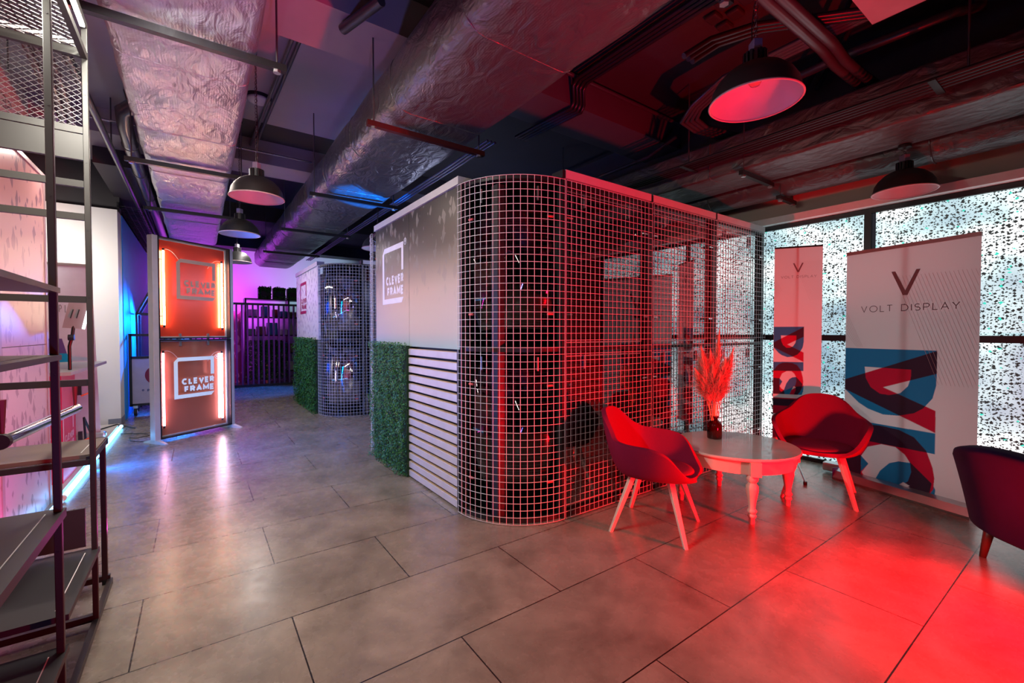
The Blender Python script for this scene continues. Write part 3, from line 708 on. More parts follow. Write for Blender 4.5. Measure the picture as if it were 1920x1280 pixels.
def volt_print(parent, pl, W, zc, off, lean, z0, textz=None):
    put = lambda u, v, o: pl.at(u, v, off+o-lean*(v-z0))
    m = MB(); V = W*.11
    for s in (-1, 1):
        pts = [(W*.5+s*V, zc+V*.95), (W*.5+s*(V*.78), zc+V*.95), (W*.5, zc-V*.62), (W*.5, zc-V*.98), (W*.5+s*V*.12, zc-V*.98)]
        pts = [(W*.5+s*V, zc+V), (W*.5+s*V*.72, zc+V), (W*.5, zc-V*.62), (W*.5, zc-V), (W*.5+s*V*.16, zc-V)]
        m.add([put(u, v, 0) for u, v in pts], [tuple(range(5))])
    m.build('emblem', INKGREY, parent)
    m = MB(); h = W*.062; text(m, 'VOLT DISPLAY', put, W*.14, W*.88, zc-V-h*2.3, h, h*.1, gap=.3); m.build('lettering', INKGREY, parent)
    m = MB()
    for k in range(34):
        u0 = W*(.42+.0275*k*1.0); zt = zc+.06-.0*k
        a = (u0, zt); b = (u0+W*.33, zt-.95*W)
        if b[0] > W*.99: t = (W*.99-a[0])/(b[0]-a[0]); b = (W*.99, a[1]+(b[1]-a[1])*t)
        if a[0] < W*.98: stroke(m, [a, b], .0022*W, lambda u, v: put(u, v, -.0006))
    for k in range(6):
        a = (.01, zc-.25*W-.04*k*W); b = (W*.16-.01*k, 1.245 if W > .8 else a[1]-.3*W)
        stroke(m, [a, b], .002*W, lambda u, v: put(u, v, -.0006))
    m.build('line_pattern', INKPALE, parent)
A_, B_ = Vector((5.174, -.761)), Vector((4.911, -1.701)); tt = (B_-A_).normalized()
bp = Pl(A_+tt*.045, B_)
big = thing('rollup_banner', 'wide white roll-up banner with blue and crimson letter shapes, beside the navy armchair', 'banner', (A_.x, A_.y, 0))
fab = banner_fabric('printed_fabric', bp, bp.L, .05, 2.1, big, .0034)
volt_print(fab, bp, bp.L, 1.79, .004, 0, 0)
cs = MB(); c0 = Pl(A_, B_)
prof = [(-.06, 0), (.075, 0), (.08, .02), (.05, .075), (0, .095), (-.05, .07)]
k0 = [c0.at(0, z, o) for o, z in prof]; k1 = [c0.at(c0.L+.0, z, o) for o, z in prof]; n = len(prof)
cs.add(k0+k1, [tuple(range(n)), tuple(reversed(range(n, 2*n)))]+[(i, n+i, n+(i+1) % n, (i+1) % n) for i in range(n)])
cs.build('cassette', ALU, big)
c0.box(MB(), -.004, 0, 0, .1, -.06, .08).build('end_cap', mat('blue end cap', (.05, .05, .3), .4), big)
bp.box(MB(), 0, bp.L, 2.085, 2.115, -.012, .006).build('top_bar', mat('grey top bar', (.35, .3, .3), .4, .5), big)
MB().tube([c0.at(.5, .05, -.03), c0.at(.5, 2.1, -.03)], .012, 8).build('support_pole', ALU, big)
sp0, sp1 = Vector((4.85, -.31)), Vector((5.06, -.645))
sb_ = Pl(sp0, sp1)
sm = thing('banner_stand', 'narrow white banner with letter shapes, behind the tub chair by the booth', 'banner', (sp0.x, sp0.y, 0))
fab = banner_fabric('printed_fabric', sb_, sb_.L, .33, 2.2, sm, .0034, zoff=.79, k=.37, kz=.52)
volt_print(fab, sb_, sb_.L, 2.0, .004, 0, 0)
sb_.box(MB(), 0, sb_.L, 2.19, 2.205, -.008, .006).build('top_bar', BLKMET, sm)
sb_.box(MB(), 0, sb_.L, .32, .345, -.006, .006).build('bottom_bar', ALU, sm)
MB().tube([sb_.at(sb_.L/2, .03, -.05), sb_.at(sb_.L/2, 2.19, -.01)], .009, 8).build('support_pole', ALU, sm)
for q in ((4.70, -.66), (5.2, -.35), (5.08, -.18)):
    f = MB().tube([tuple(sb_.at(sb_.L/2, .16, -.045)), (q[0], q[1], .02)], .009, 8).build('foot', ALU, sm)
    MB().tube([(q[0]-.0, q[1], .028), (q[0], q[1], .0)], .016, 8).build('foot_cap', RUBBER, f)
bc = MB().box(5.25, 5.36, -1.5, -.6, .02, .1).build('banner_cassette', ALU, bevel=.012)
tag(bc, 'closed silver banner cassette lying on the floor behind the wide banner', 'banner cassette')

# ------------------------------------------------------------------ tub chairs
def tub_chair(label, loc, rz):
    t = thing('tub_chair', label, 'chair', loc, rz, None)
    # local: faces +Y? seat front = +X
    NA, NS = 64, 16
    def rim(a):      # a = 0 at the back, pi at the front
        d = abs((a+PI) % (2*PI)-PI)*180/PI
        pts = [(0, .395), (24, .385), (36, .35), (47, .28), (57, .215), (72, .205), (95, .2), (112, .182), (122, .14), (132, .06), (142, .01), (150, .0), (180, -.012)]
        for (x0, y0), (x1, y1) in zip(pts, pts[1:]):
            if d <= x1: return y0+(y1-y0)*(d-x0)/(x1-x0)
        return 0
    mb = MB(); H = .43
    for j in range(NS+1):
        s = j/NS
        for i in range(NA):
            a = 2*PI*i/NA; h = (rim(a-.07)+2*rim(a)+rim(a+.07))/4
            if s < .45: q = s/.45; rr = .8*q; z = H-.02+.01*q*q; q = 0
            else:
                q = (s-.45)/.55; rr = .8+.2*math.sin(q*PI/2)**.8; z = H-.01+h*(.25*q+.75*q*q)+.01*q
            ca, sa = math.cos(a), math.sin(a); r_ = (abs(ca)**2.7+abs(sa)**2.7)**(-1/2.7)
            x = -ca*.265*rr*r_; y = sa*.29*rr*r_
            up_ = max(0, z-H)
            x -= max(0, ca)**.5*up_*.22 if ca > 0 else 0
            y *= 1-(.62*max(0, up_-.19)/.2 if up_ > .19 else 0)*.3
            y += (1 if sa > 0 else -1)*(up_*.16 if abs(sa) > .5 and ca < .6 else 0)*q
            if ca < 0: x += .02*rr*(-ca)
            mb.v.append((x, y, z))
    for j in range(NS):
        for i in range(NA):
            a = j*NA+i; b = j*NA+(i+1) % NA
            if j == 0: continue
            mb.f.append((a, b, b+NA, a+NA))
    # centre fan
    mb.f.append(tuple(NA+i for i in range(NA)))
    sh = mb.build('shell', REDFAB, t, smooth=True, local=True)
    md = sh.modifiers.new('solid', 'SOLIDIFY'); md.thickness = .032; md.offset = -1 
    md = sh.modifiers.new('bev', 'BEVEL'); md.width = .01; md.segments = 2; md.limit_method = 'ANGLE'; md.angle_limit = 1.0
    md = sh.modifiers.new('sub', 'SUBSURF'); md.levels = 1; md.render_levels = 1
    cu = MB()
    prof = [(.0, .0), (.17, 0), (.2, .008), (.21, .02), (.2, .032), (.17, .04), (0, .043)]
    cu.lathe([(r, z+.402) for r, z in prof[1:]], n=36); 
    cu.v = [(x*1.12+.02, y*1.12, z) for x, y, z in cu.v]
    cu.build('seat_cushion', REDFAB, t, smooth=True, local=True)
    fr = MB().box(-.13, .13, -.14, .14, .375, .4); fr.build('seat_frame', LEGW, t, local=True)
    for sx, sy in ((-1, -1), (-1, 1), (1, -1), (1, 1)):
        l = MB(); p = Vector((sx*.12, sy*.13, .4)); q = Vector((sx*.245, sy*.245, 0))
        d = .019; e = .011
        ax = Vector((sx, sy, 0)).normalized(); bx_ = Vector((-ax.y, ax.x, 0))
        vs = [p+ax*d*i+bx_*d*j for i, j in ((-1, -1), (1, -1), (1, 1), (-1, 1))]+[q+ax*e*i+bx_*e*j for i, j in ((-1, -1), (1, -1), (1, 1), (-1, 1))]
        l.add(vs, [(0, 1, 2, 3), (7, 6, 5, 4), (0, 4, 5, 1), (1, 5, 6, 2), (2, 6, 7, 3), (3, 7, 4, 0)]); l.build('leg', LEGW, t, local=True)
    return t
ch1 = tub_chair('red and purple tub chair nearest the mesh corner, seen from its side', (2.88, -.40, 0), math.radians(-66.5))
ch1['group'] = 'tub chairs around the round table'
ch2 = copy_tree(ch1, (4.52, -.83, 0), math.radians(198), 'red tub chair between the table and the narrow banner, seen from the front')

# ------------------------------------------------------------------ coffee table with vase
tb = thing('coffee_table', 'round cream coffee table with turned legs between the two tub chairs', 'table', (3.76, -.5, 0))
MB().lathe([(.40, .458), (.455, .458), (.462, .466), (.462, .474), (.455, .48), (.05, .48)], (3.76, -.5, 0), 64).build('tabletop', TABTOP, tb, smooth=True, angle=.6)
MB().lathe([(.415, .36), (.425, .36), (.425, .458), (.415, .458)], (3.76, -.5, 0), 64, cap=False).build('apron', TABLE, tb, smooth=True, angle=.6)
legp = [(.017, 0), (.02, .01), (.02, .045), (.026, .05), (.03, .06), (.026, .07), (.021, .075), (.028, .085), (.033, .095), (.028, .106), (.022, .112), (.025, .15), (.036, .21), (.043, .25), (.041, .275), (.028, .295), (.024, .3), (.036, .312), (.041, .33), (.036, .348), (.028, .358), (.03, .36)]
for sx in (-1, 1):
    for sy in (-1, 1):
        l = MB().lathe(legp, (3.76+sx*.288, -.5+sy*.283, 0), 20).build('leg', TABLE, tb, smooth=True, angle=.9)
        a = math.atan2(sy, sx); c_ = Vector((3.76+sx*.285, -.5+sy*.285, 0)); ax = Vector((sx, sy, 0)).normalized()
        MB().bar(c_+ax*.025+Vector((0, 0, .358)), c_+ax*.025+Vector((0, 0, .458)), .07, .09, up=ax).build('corner_block', TABLE, l)
vx, vy = 3.80, -.31
vs_ = thing('bottle_vase', 'small dark amber glass bottle standing on the cream table', 'vase', (vx, vy, .48))
MB().lathe([(.045, 0), (.057, .003), (.06, .012), (.06, .11), (.055, .13), (.037, .148), (.026, .156), (.024, .176), (.032, .179), (.032, .189), (.021, .191), (.019, .165), (.031, .147), (.051, .127), (.056, .11), (.056, .014), (.045, .008)], (vx, vy, .48), 32).build('glass_body', AMBER, vs_, smooth=True, angle=1.0)
pg = thing('pampas_grass', 'fluffy coral pink pampas plumes on long stems in the amber bottle', 'dried plant', (vx, vy, .49))
rt = Vector((.814, -.581, 0)); fw = Vector((.58, .81, 0))
random.seed(3)
plumes = [(-.15, .0, .40, .22, .12), (-.10, .07, .50, .22, .12), (-.05, -.07, .42, .26, .13), (.02, .05, .42, .26, .13), (.06, -.04, .48, .24, .12), (.11, .04, .48, .22, .10), (.03, .0, .66, .34, .06), (-.13, -.04, .58, .24, .07), (.0, -.08, .37, .20, .13), (-.10, -.04, .35, .18, .12), (.07, .0, .36, .18, .11), (-.04, .0, .54, .24, .12), (.13, -.02, .56, .24, .06)]
for a, b, h0, ln, wd in plumes:
    base = Vector((vx+a*.12, vy+b*.12, .50)); top = Vector((vx, vy, .5))+rt*a+fw*b+Vector((0, 0, h0+ln*.55))
    mid = base+rt*a*.1+fw*b*.1+Vector((0, 0, .25))
    def pt(t): return base*(1-t)**2+mid*2*t*(1-t)+top*t*t
    st = MB().tube([pt(t/8) for t in range(9)], [.0032]*5+[.002]*4, 5).build('stem', STEM, pg, smooth=True)
    pm = MB(); L_ = (top-base).length
    t0 = max(.5, 1-ln/L_)
    for _ in range(1500):
        s = random.random(); t = t0+(1-t0)*s; p = pt(t); d = (pt(min(1, t+.02))-pt(t-.02)).normalized()
        if t > .99: d = (pt(1)-pt(.95)).normalized()
        a2 = random.uniform(0, 2*PI); sd = d.cross(Vector((1, 0, 0))).normalized(); sd2 = d.cross(sd)
        rr = wd*(.35+.65*math.sin(min(1, s*1.5)*PI/2) if s < .6 else max(.1, (1-s)*2.2))*random.uniform(.35, 1.1)
        out = sd*math.cos(a2)+sd2*math.sin(a2)
        e = p+out*rr+d*random.uniform(.03, .08)-Vector((0, 0, rr*.1)); m_ = p+out*rr*.55+d*.025
        wv = d.cross(out)*.0013
        pm.add([p-wv, p+wv, m_+wv*1.2, m_-wv*1.2, e], [(0, 1, 2, 3), (3, 2, 4)])
    pm.build('plume', PAMPAS, st)

# ------------------------------------------------------------------ navy armchair (right edge)
ac = thing('armchair', 'dark navy velvet armchair with tapered wooden legs, cut by the right edge', 'armchair', (4.19, -1.86, 0))
P0 = Vector((4.175, -1.79, 0)); tdir = Vector((-.61, -.79, 0)).normalized(); fdir = Vector((.79, -.61, 0)).normalized()
W_ = .66
def bk(u, z, o): return P0+tdir*u*W_+fdir*o+Vector((0, 0, z))
mb = MB(); NU, NZ = 16, 14
for j in range(NZ+1):
    v = j/NZ
    for i in range(NU+1):
        u = i/NU; e = abs(u-.5)*2
        wd = 1.0+.10*v**2                     # flares upward
        uu = .5+(u-.5)*wd
        top = .66+.07*(1-e**2.2) - (.03*max(0, (e-.85)/.15)**2)
        z = .2+(top-.2)*v
        off = .10*e**3*1 - .10*v - .0
        mb.v.append(tuple(bk(uu, z, off)))
mb.f = [(j*(NU+1)+i, j*(NU+1)+i+1, (j+1)*(NU+1)+i+1, (j+1)*(NU+1)+i) for j in range(NZ) for i in range(NU)]
b_ = mb.build('backrest', NAVY, ac, smooth=True); md = b_.modifiers.new('s', 'SOLIDIFY'); md.thickness = .09; md.offset = 1
md = b_.modifiers.new('b', 'BEVEL'); md.width = .03; md.segments = 3; md.limit_method = 'ANGLE'; md.angle_limit = 1.0
st = MB(); pts = [bk(-.0, 0, .08), bk(1, 0, .08), bk(.98, 0, .62), bk(.02, 0, .62)]
st.prism([(p.x, p.y) for p in pts], .22, .40); st.build('seat', NAVY, ac, bevel=.03)
for u in (-.02, .98):
    a = MB(); q = [bk(u, 0, .06), bk(u+.06, 0, .06), bk(u+.06, 0, .5), bk(u, 0, .5)]
    a.prism([(p.x, p.y) for p in q], .22, .52); a.build('armrest', NAVY, ac, bevel=.025)
for u, o, du, do in ((.08, .06, -.0, -.05), (.92, .06, .0, -.05), (.1, .54, 0, .04), (.9, .54, 0, .04)):
    MB().tube([bk(u+du, 0, o+do), bk(u, .23, o)], [.016, .03], 10).build('leg', WOOD, ac, smooth=True)

# ------------------------------------------------------------------ pendant lamps
def pendant():
    t = thing('pendant_lamp', '', 'pendant lamp', (0, 0, 0), 0, 'black industrial pendant lamps')
    R = .21
    outer = [(R+.004, 0), (R+.004, .012), (R-.004, .03), (R-.012, .07), (R-.035, .11), (R-.075, .15), (R-.115, .172), (.062, .18), (.055, .18)]
    MB().lathe(outer, n=48, cap=False).build('lamp_shade', mat('black enamel shade', (.014, .014, .014), .5), t, smooth=True, local=True)
    innr = [(R, .002), (R-.008, .03), (R-.017, .068), (R-.04, .106), (R-.08, .145), (R-.12, .166), (.03, .174), (.0, .174)]
    MB().lathe(innr[::-1], n=48, cap=False).build('shade_lining', SHADEIN, t, smooth=True, local=True)
    MB().lathe([(R+.004, 0), (R+.008, .003), (R+.004, .01), (R-.003, .006), (R-.001, 0), (R+.004, 0)], n=48, cap=False).build('rim', mat('pale rim', (.5, .35, .38), .4), t, smooth=True, local=True)
    nk = MB().lathe([(.05, .178), (.05, .19), (.046, .19), (.046, .24), (.05, .24), (.05, .25), (.0, .25)][:-1], n=32)
    for k in range(16):
        a = 2*PI*k/16; nk.bar((.054*math.cos(a), .054*math.sin(a), .182), (.054*math.cos(a), .054*math.sin(a), .248), .012, .007, up=(math.cos(a), math.sin(a), 0))
    nk.build('ribbed_neck', BLKMET, t, local=True)
    MB().box(-.03, .03, -.022, .022, .25, .31).build('junction_box', mat('grey junction box', (.22, .18, .28), .4), t, local=True, bevel=.004)
    MB().lathe([(.0, .085), (.022, .088), (.034, .108), (.03, .13), (.016, .155), (.014, .17)][1:], n=20).build('bulb', BULB, t, smooth=True, local=True)
    return t
def add_chain(t, h):
    cm = MB(); z = .31; k = 0
    while z < h:
        r = .011; L_ = .032; pts = []
        for i in range(10):
            a = 2*PI*i/10; x = r*math.cos(a); zz = L_/2*math.sin(a)*1.0
            pts.append((x, 0, z+L_/2+zz) if k % 2 else (0, x, z+L_/2+zz))
        cm.tube(pts, .0018, 5, closed=True); z += .026; k += 1
    cm.build('chain', mat('steel chain', (.12, .1, .11), .35, .8), t, local=True)
    MB().tube([(.012+.012*math.sin(i*.9), .012*math.cos(i*.7), .31+(h-.31)*i/14) for i in range(15)], .0028, 5).build('lamp_cord', RUBBER, t, local=True)
    MB().lathe([(.045, h), (.045, h-.02), (.02, h-.03)][::-1], n=20).build('ceiling_rose', BLKMET, t, local=True)
PL = [((2.576, -1.203), 3.9, 'largest black pendant lamp, red and violet inside, above the round table side'),
      ((5.08, -1.221), 2.94, 'black pendant lamp glowing red inside, in front of the speckled window wall'),
      ((.683, 2.125), 3.9, 'black pendant lamp with magenta lining beside the foil duct, nearer of two'),
      ((.673, 3.899), 3.9, 'black pendant lamp hanging just above the lit red sign'),
      ((.801, 6.404), 3.9, 'black pendant lamp half hidden behind the lit sign'),
      ((2.33, 3.853), 3.9, 'black pendant lamp peeking out behind the printed booth side')]
base_l = pendant(); first = True; protos = []
for (x, y), top, lab in PL:
    o = base_l if first else copy_tree(protos[0])
    if first: protos.append(copy_tree(base_l))
    first = False
    o.location = (x, y, 2.55); o['label'] = lab; o.rotation_euler = (0, 0, .9)
    add_chain(o, top-2.55)
def kill(o):
    for c in list(o.children): kill(c)
    bpy.data.objects.remove(o)
kill(protos[0])

# ------------------------------------------------------------------ ducts
def rrect(x0, x1, z0, z1, r, n=6):
    P = []
    for cx, cz, a in ((x1-r, z0+r, -90), (x1-r, z1-r, 0), (x0+r, z1-r, 90), (x0+r, z0+r, 180)):
        P += [(cx+r*math.cos(math.radians(a+90*i/n)), cz+r*math.sin(math.radians(a+90*i/n))) for i in range(n+1)]
    return P
def duct(name, label, x0, x1, z0, z1, y0, y1, m, r=.09, seg=1.15, sag=.012, step=.08, cat='duct'):
    t = thing(name, label, cat, ((x0+x1)/2, y0, z0))
    prof = rrect(x0, x1, z0, z1, r); n = len(prof); mb = MB(); ny = int((y1-y0)/step)
    cx, cz = (x0+x1)/2, (z0+z1)/2
    for j in range(ny+1):
        y = y0+(y1-y0)*j/ny; ph = (y-y0)/seg; fr_ = ph-math.floor(ph); puff = 1+.035*(math.sin(fr_*PI)**.5)-.015
        for i, (x, z) in enumerate(prof):
            w_ = sag*.4*(math.sin(y*9+i*1.7)+math.sin(y*17+i*2.9)*.5)
            mb.v.append((cx+(x-cx)*puff+w_*.6, y, cz+(z-cz)*puff+w_*.6))
    for j in range(ny):
        for i in range(n): mb.f.append((j*n+i, j*n+(i+1) % n, (j+1)*n+(i+1) % n, (j+1)*n+i))
    mb.f.append(tuple(range(n))); mb.f.append(tuple(reversed(range(ny*n, ny*n+n))))
    mb.build('lagging', m, t, smooth=True, angle=1.2)
    s = MB(); k = 1
    while y0+k*seg < y1:
        y = y0+k*seg; pr2 = [(cx+(x-cx)*.995, y, cz+(z-cz)*.99) for x, z in prof]; s.tube(pr2, .006, 6, closed=True); k += 1
    split_build(s, 'seam_tape', m, t, smooth=True)
    return t
duct('air_duct', 'wide flat foil-wrapped air duct on the left running over the lit sign', -.14, .545, 3.0, 3.32, -1.2, 7.6, FOILL, r=.06)
duct('air_duct', 'large grey foil-wrapped air duct running diagonally above the booth corner', 1.40, 2.24, 3.0, 3.42, -5.5, 10.2, FOILR, r=.15, seg=1.05)
duct('air_duct', 'dark painted rectangular duct near the ceiling along the window wall', 4.55, 5.12, 2.95, 3.32, -5.8, 6, FOILD, r=.03, seg=3, sag=.003)
t = thing('air_duct', 'dark round duct tight against the beige wall above the windows', 'duct', (5.36, -5.8, 3.0))
MB().tube([(5.36, -5.8+.4*i, 2.99) for i in range(30)], .17, 24).build('round_pipe', FOILD, t, smooth=True, angle=1.0)
s = MB()
for y in (-1.35, .6, 2.4): s.tube([(5.36+.175*math.cos(a*PI/10), y, 2.99+.175*math.sin(a*PI/10)) for a in range(20)], .006, 6, closed=True)
split_build(s, 'clamp_ring', PIPE, t)
# hangers: a strut under the duct with two threaded rods
def hanger(label, x0, x1, y, z, m=BLKMET, grp='strut hangers under the ducts', ztop=3.9):
    t = thing('duct_hanger', label, 'duct hanger', (x0, y, z), 0, grp)
    MB().box(x0, x1, y-.02, y+.02, z-.04, z).build('strut', m, t)
    for x in (x0+.05, x1-.05): MB().tube([(x, y, z-.05), (x, y, ztop)], .006, 6).build('threaded_rod', PIPE, t)
    n = MB()
    for x in (x0+.05, x1-.05): n.tube([(x, y, z-.055), (x, y, z-.04)], .022, 6)
    split_build(n, 'washer', ALU, t)
hanger('nearest strut hanger under the left foil duct, crossing at the top', -.30, .70, .65, 2.98)
hanger('second strut hanger under the left foil duct', -.28, .68, 3.0, 2.98)
hanger('third strut hanger under the left foil duct, above the lit sign', -.28, .68, 4.95, 2.98)
RST = mat('reddish painted strut', (.09, .015, .015), .4, .3)
for y, l in ((1.02, 'reddish strut hanger under the grey duct, nearest the booth corner'), (3.1, 'dark strut hanger under the grey duct, second from the booth corner'), (5.2, 'dark strut hanger under the grey duct, above the booth side logo'), (7.5, 'dark strut hanger near the far end of the grey duct'), (-1.2, 'dark strut hanger under the grey duct, nearest the camera')):
    hanger(l, 1.30, 2.33, y, 2.975, RST if y == 1.02 else BLKMET, ztop=3.6 if abs(y-1.02) < .1 else 3.9)
hanger('short strut hanger under the dark rectangular duct by the window wall', 4.5, 5.14, -.15, 2.93)
hanger('short strut hanger under the round duct by the window wall', 5.16, 5.55, -.2, 2.8, ztop=3.4)

# ------------------------------------------------------------------ pipes, conduits
def pipes(name, label, cat, lines, r, m=PIPE, clamps=None, group=None):
    t = thing(name, label, cat, lines[0][0], 0, group)
    for ln in lines: MB().tube(ln, r, 10).build('pipe_run', m, t, smooth=True, angle=1.0)
    if clamps:
        for p, q in clamps: MB().tube([p, q], .007, 6).build('hanging_rod', PIPE, t)
    return t
def yl(x, z, y0, y1): return [(x, y0, z), (x, y1, z)]
# left pipes (x ratio -.36 and -.28)
pipes('ceiling_pipe', 'thin grey pipe running left of the foil duct toward the blue wall', 'pipe', [yl(-.48, 3.33, 2.0, 11)], .03, clamps=[((-.48, y, 3.33), (-.48, y, 3.9)) for y in (2.6, 4.0, 6.0)])
t = pipes('ceiling_pipe', 'thick grey pipe with elbow between thin pipe and left foil duct', 'pipe', [[(-.12, 3.1, 3.5), (-.22, 3.12, 3.5), (-.3, 3.2, 3.46), (-.31, 3.4, 3.4), (-.31, 3.9, 3.35), (-.31, 11, 3.35)]], .065)
for y in (3.8, 4.8, 6): MB().tube([(-.31+.07*math.cos(a*PI/8), y, 3.35+.07*math.sin(a*PI/8)) for a in range(16)], .005, 5, closed=True).build('pipe_clamp', PIPE, t)
pipes('cable_bundle', 'bundle of grey cables hanging beside the rack top near the left duct', 'cables', [[(-.62+dx, .9, 3.5), (-.6+dx, 1.5, 3.4), (-.58+dx, 2.2, 3.25), (-.62+dx, 2.9, 3.18), (-.7+dx, 3.3, 3.2), (-1.2, 3.5, 3.25)] for dx in (-.08, -.03, .02)], .022, PIPE)
# conduits along the right side of the big duct
pipes('conduit_bundle', 'bundle of dark conduits beside the right edge of the grey duct', 'conduit', [[(2.32+.045*k, -5.5, 3.3), (2.32+.045*k, .42-.02*k, 3.3), (2.32+.045*k, .52-.02*k, 3.28), (2.32+.045*k, .56-.02*k, 3.2)][:2]+[(2.34+.045*k, .50, 3.26), (2.34+.045*k, .52, 3.5)][:0] for k in range(3)], .014, PIPED)
pipes('conduit_bundle', 'blue-lit conduits beside the far right edge of the grey duct', 'conduit', [yl(2.36+.04*k, 3.08, 1.0, 9) for k in range(3)], .011, mat('blue grey conduit', (.12, .14, .2), .35, .5))
pipes('conduit_bundle', 'three dark conduits bending down beneath the red-lit soffit', 'conduit',
      [[(3.22+.045*k, -3, 3.8), (3.22+.045*k, .76, 3.8), (3.23+.045*k, .83, 3.76), (3.25+.045*k, .84, 3.62), (3.25+.045*k, .88, 3.57), (3.24+.045*k, .94, 3.57), (3.18+.045*k, 1.7, 3.57)] for k in range(4)], .018, PIPED)
pipes('ceiling_pipe', 'red-lit thin pipe crossing left to right under the near ceiling', 'pipe', [[(2.4, .80, 3.84), (5.0, .80, 3.84)]], .02, PIPE)
pipes('ceiling_pipe', 'dark pipe running from the pendant area toward the booth top', 'pipe', [[(4.5, .55, 3.5), (4.47, .9, 3.38), (4.45, 2.0, 3.36), (4.45, 7, 3.36)]], .022, PIPED)
pipes('cable_tray_conduits', 'long run of red-lit conduits along the dark rectangular duct', 'conduit', [yl(4.26+.05*k, 3.06, -5.5, 5.5) for k in range(4)], .016, PIPED, clamps=[((4.34, y, 3.06), (4.34, y, 3.9)) for y in (-1.7, .3, 2.2)])
for y in (-1.55, .3, 2.2):
    tag(MB().box(4.2, 4.48, y-.02, y+.02, 3.035, 3.045).build('conduit_bracket', BLKMET), {-1.55: 'small bracket holding the red-lit conduits, nearest the camera', .3: 'small bracket under the red-lit conduits above the booth end', 2.2: 'small bracket under the red-lit conduits farthest back'}[y], 'bracket', 'conduit brackets')
pipes('cable_bundle', 'thick grey cable bundle sweeping over the largest pendant lamp to the right', 'cables',
      [[(2.6, -1.05+dx, 3.42), (3.1, -1.05+dx, 3.4), (3.9, -1.06+dx, 3.4), (4.2, -1.04+dx, 3.4), (4.45, -1.06+dx, 3.38), (5.0, -1.08+dx, 3.4)] for dx in (-.035, .035)], .034, PIPE)
pipes('cable_bundle', 'ribbed dark flexible conduits behind the largest pendant lamp', 'conduit',
      [[(2.95+dx, -.55, 3.25), (3.15+dx, -.62, 3.4), (3.4+dx, -.8, 3.5), (3.85+dx, -1.3, 3.5), (3.9+dx, -3, 3.5)] for dx in (0, .05, .1)], .02, PIPED)
pipes('cable_bundle', 'flat grey cable bundle bending under the largest pendant lamp', 'cables',
      [[(5.04, .0+dx, 3.42), (4.62, .06+dx, 3.4), (4.35, .12+dx, 3.4), (4.12-dx*.5, .08+dx, 3.4), (4.02-dx, -.02, 3.42), (4.02-dx, -.3, 3.54), (4.04-dx, -.85, 3.55), (4.04-dx, -1.9, 3.55)] for dx in (0, .04, .08, .12)], .02, PIPE)
pipes('ceiling_pipe', 'red-lit pipe with elbow at the top right among the conduits', 'pipe', [[(4.6, -.2, 3.62), (4.5, -.9, 3.6), (4.55, -1.6, 3.6), (4.7, -1.7, 3.63), (4.75, -1.7, 3.9)]], .035, PIPE)
pipes('ceiling_pipe', 'pair of thin pipes crossing the dark ceiling at the top right', 'pipe', [[(3.5, -1.6+dx, 3.7), (5.0, -.6+dx, 3.66)] for dx in (0, .12)], .02, PIPED)
pipes('ceiling_pipe', 'white and dark pipe pair under the ceiling between the two ducts', 'pipe', [[(.95, .5, 3.8), (.83, 4.3, 3.8)], [(1.01, .5, 3.82), (.89, 4.3, 3.82)]], .018, PIPE)
pipes('ceiling_pipe', 'short dark pipe hanging under the ceiling at the top between the ducts', 'pipe', [[(1.25, .55, 3.55), (1.12, .98, 3.55)]], .035, PIPE)
pipes('ceiling_pipe', 'shiny thin pipe crossing the gap in front of the pink-lit soffit', 'pipe', [[(-1, 3.98, 3.62), (1.5, 3.98, 3.62)]], .012, mat('bright pipe', (.4, .4, .45), .25, .8))
# air conditioner cassette, round ceiling light, bracket box
ap = MB().box(3.28, 3.7, -2.9, -1.37, 3.3, 3.36).build('access_panel', mat('grey board', (.4, .33, .38), .6)); tag(ap, 'pale flat panel hung from the ceiling at the top right', 'ceiling panel')
for p in ((3.46, -1.4), (3.66, -1.4)):
    MB().tube([(p[0], p[1], 3.36), (p[0], p[1], 3.9)], .008, 6).build('hanging_rod', PIPE, ap)
cl = thing('ceiling_light', 'small round white ceiling light between the two foil ducts', 'ceiling light', (.8, 3.06, 3.9))
MB().lathe([(.115, 3.9-.06), (.125, 3.9-.03), (.12, 3.9)], (.8, 3.06, 0), 32).build('base', BLKMET, cl, smooth=True, angle=.8)
MB().lathe([(.01, -.1), (.06, -.095), (.1, -.08), (.112, -.06)], (.8, 3.06, 3.9), 32).build('diffuser', WHITE, cl, smooth=True)
bb = thing('socket_cluster', 'dark cluster of square ceiling boxes left of the largest pendant chain', 'ceiling box', (3.6, -.5, 3.9))
for dx, dy in ((-.09, 0), (.09, 0), (0, -.13), (0, .13), (.17, .13)):
    MB().box(3.62+dx-.06, 3.62+dx+.06, -.5+dy-.05, -.5+dy+.05, 3.86, 3.9).build('square_box', mat('dark plastic', (.05, .04, .045), .4), bb, bevel=.015)

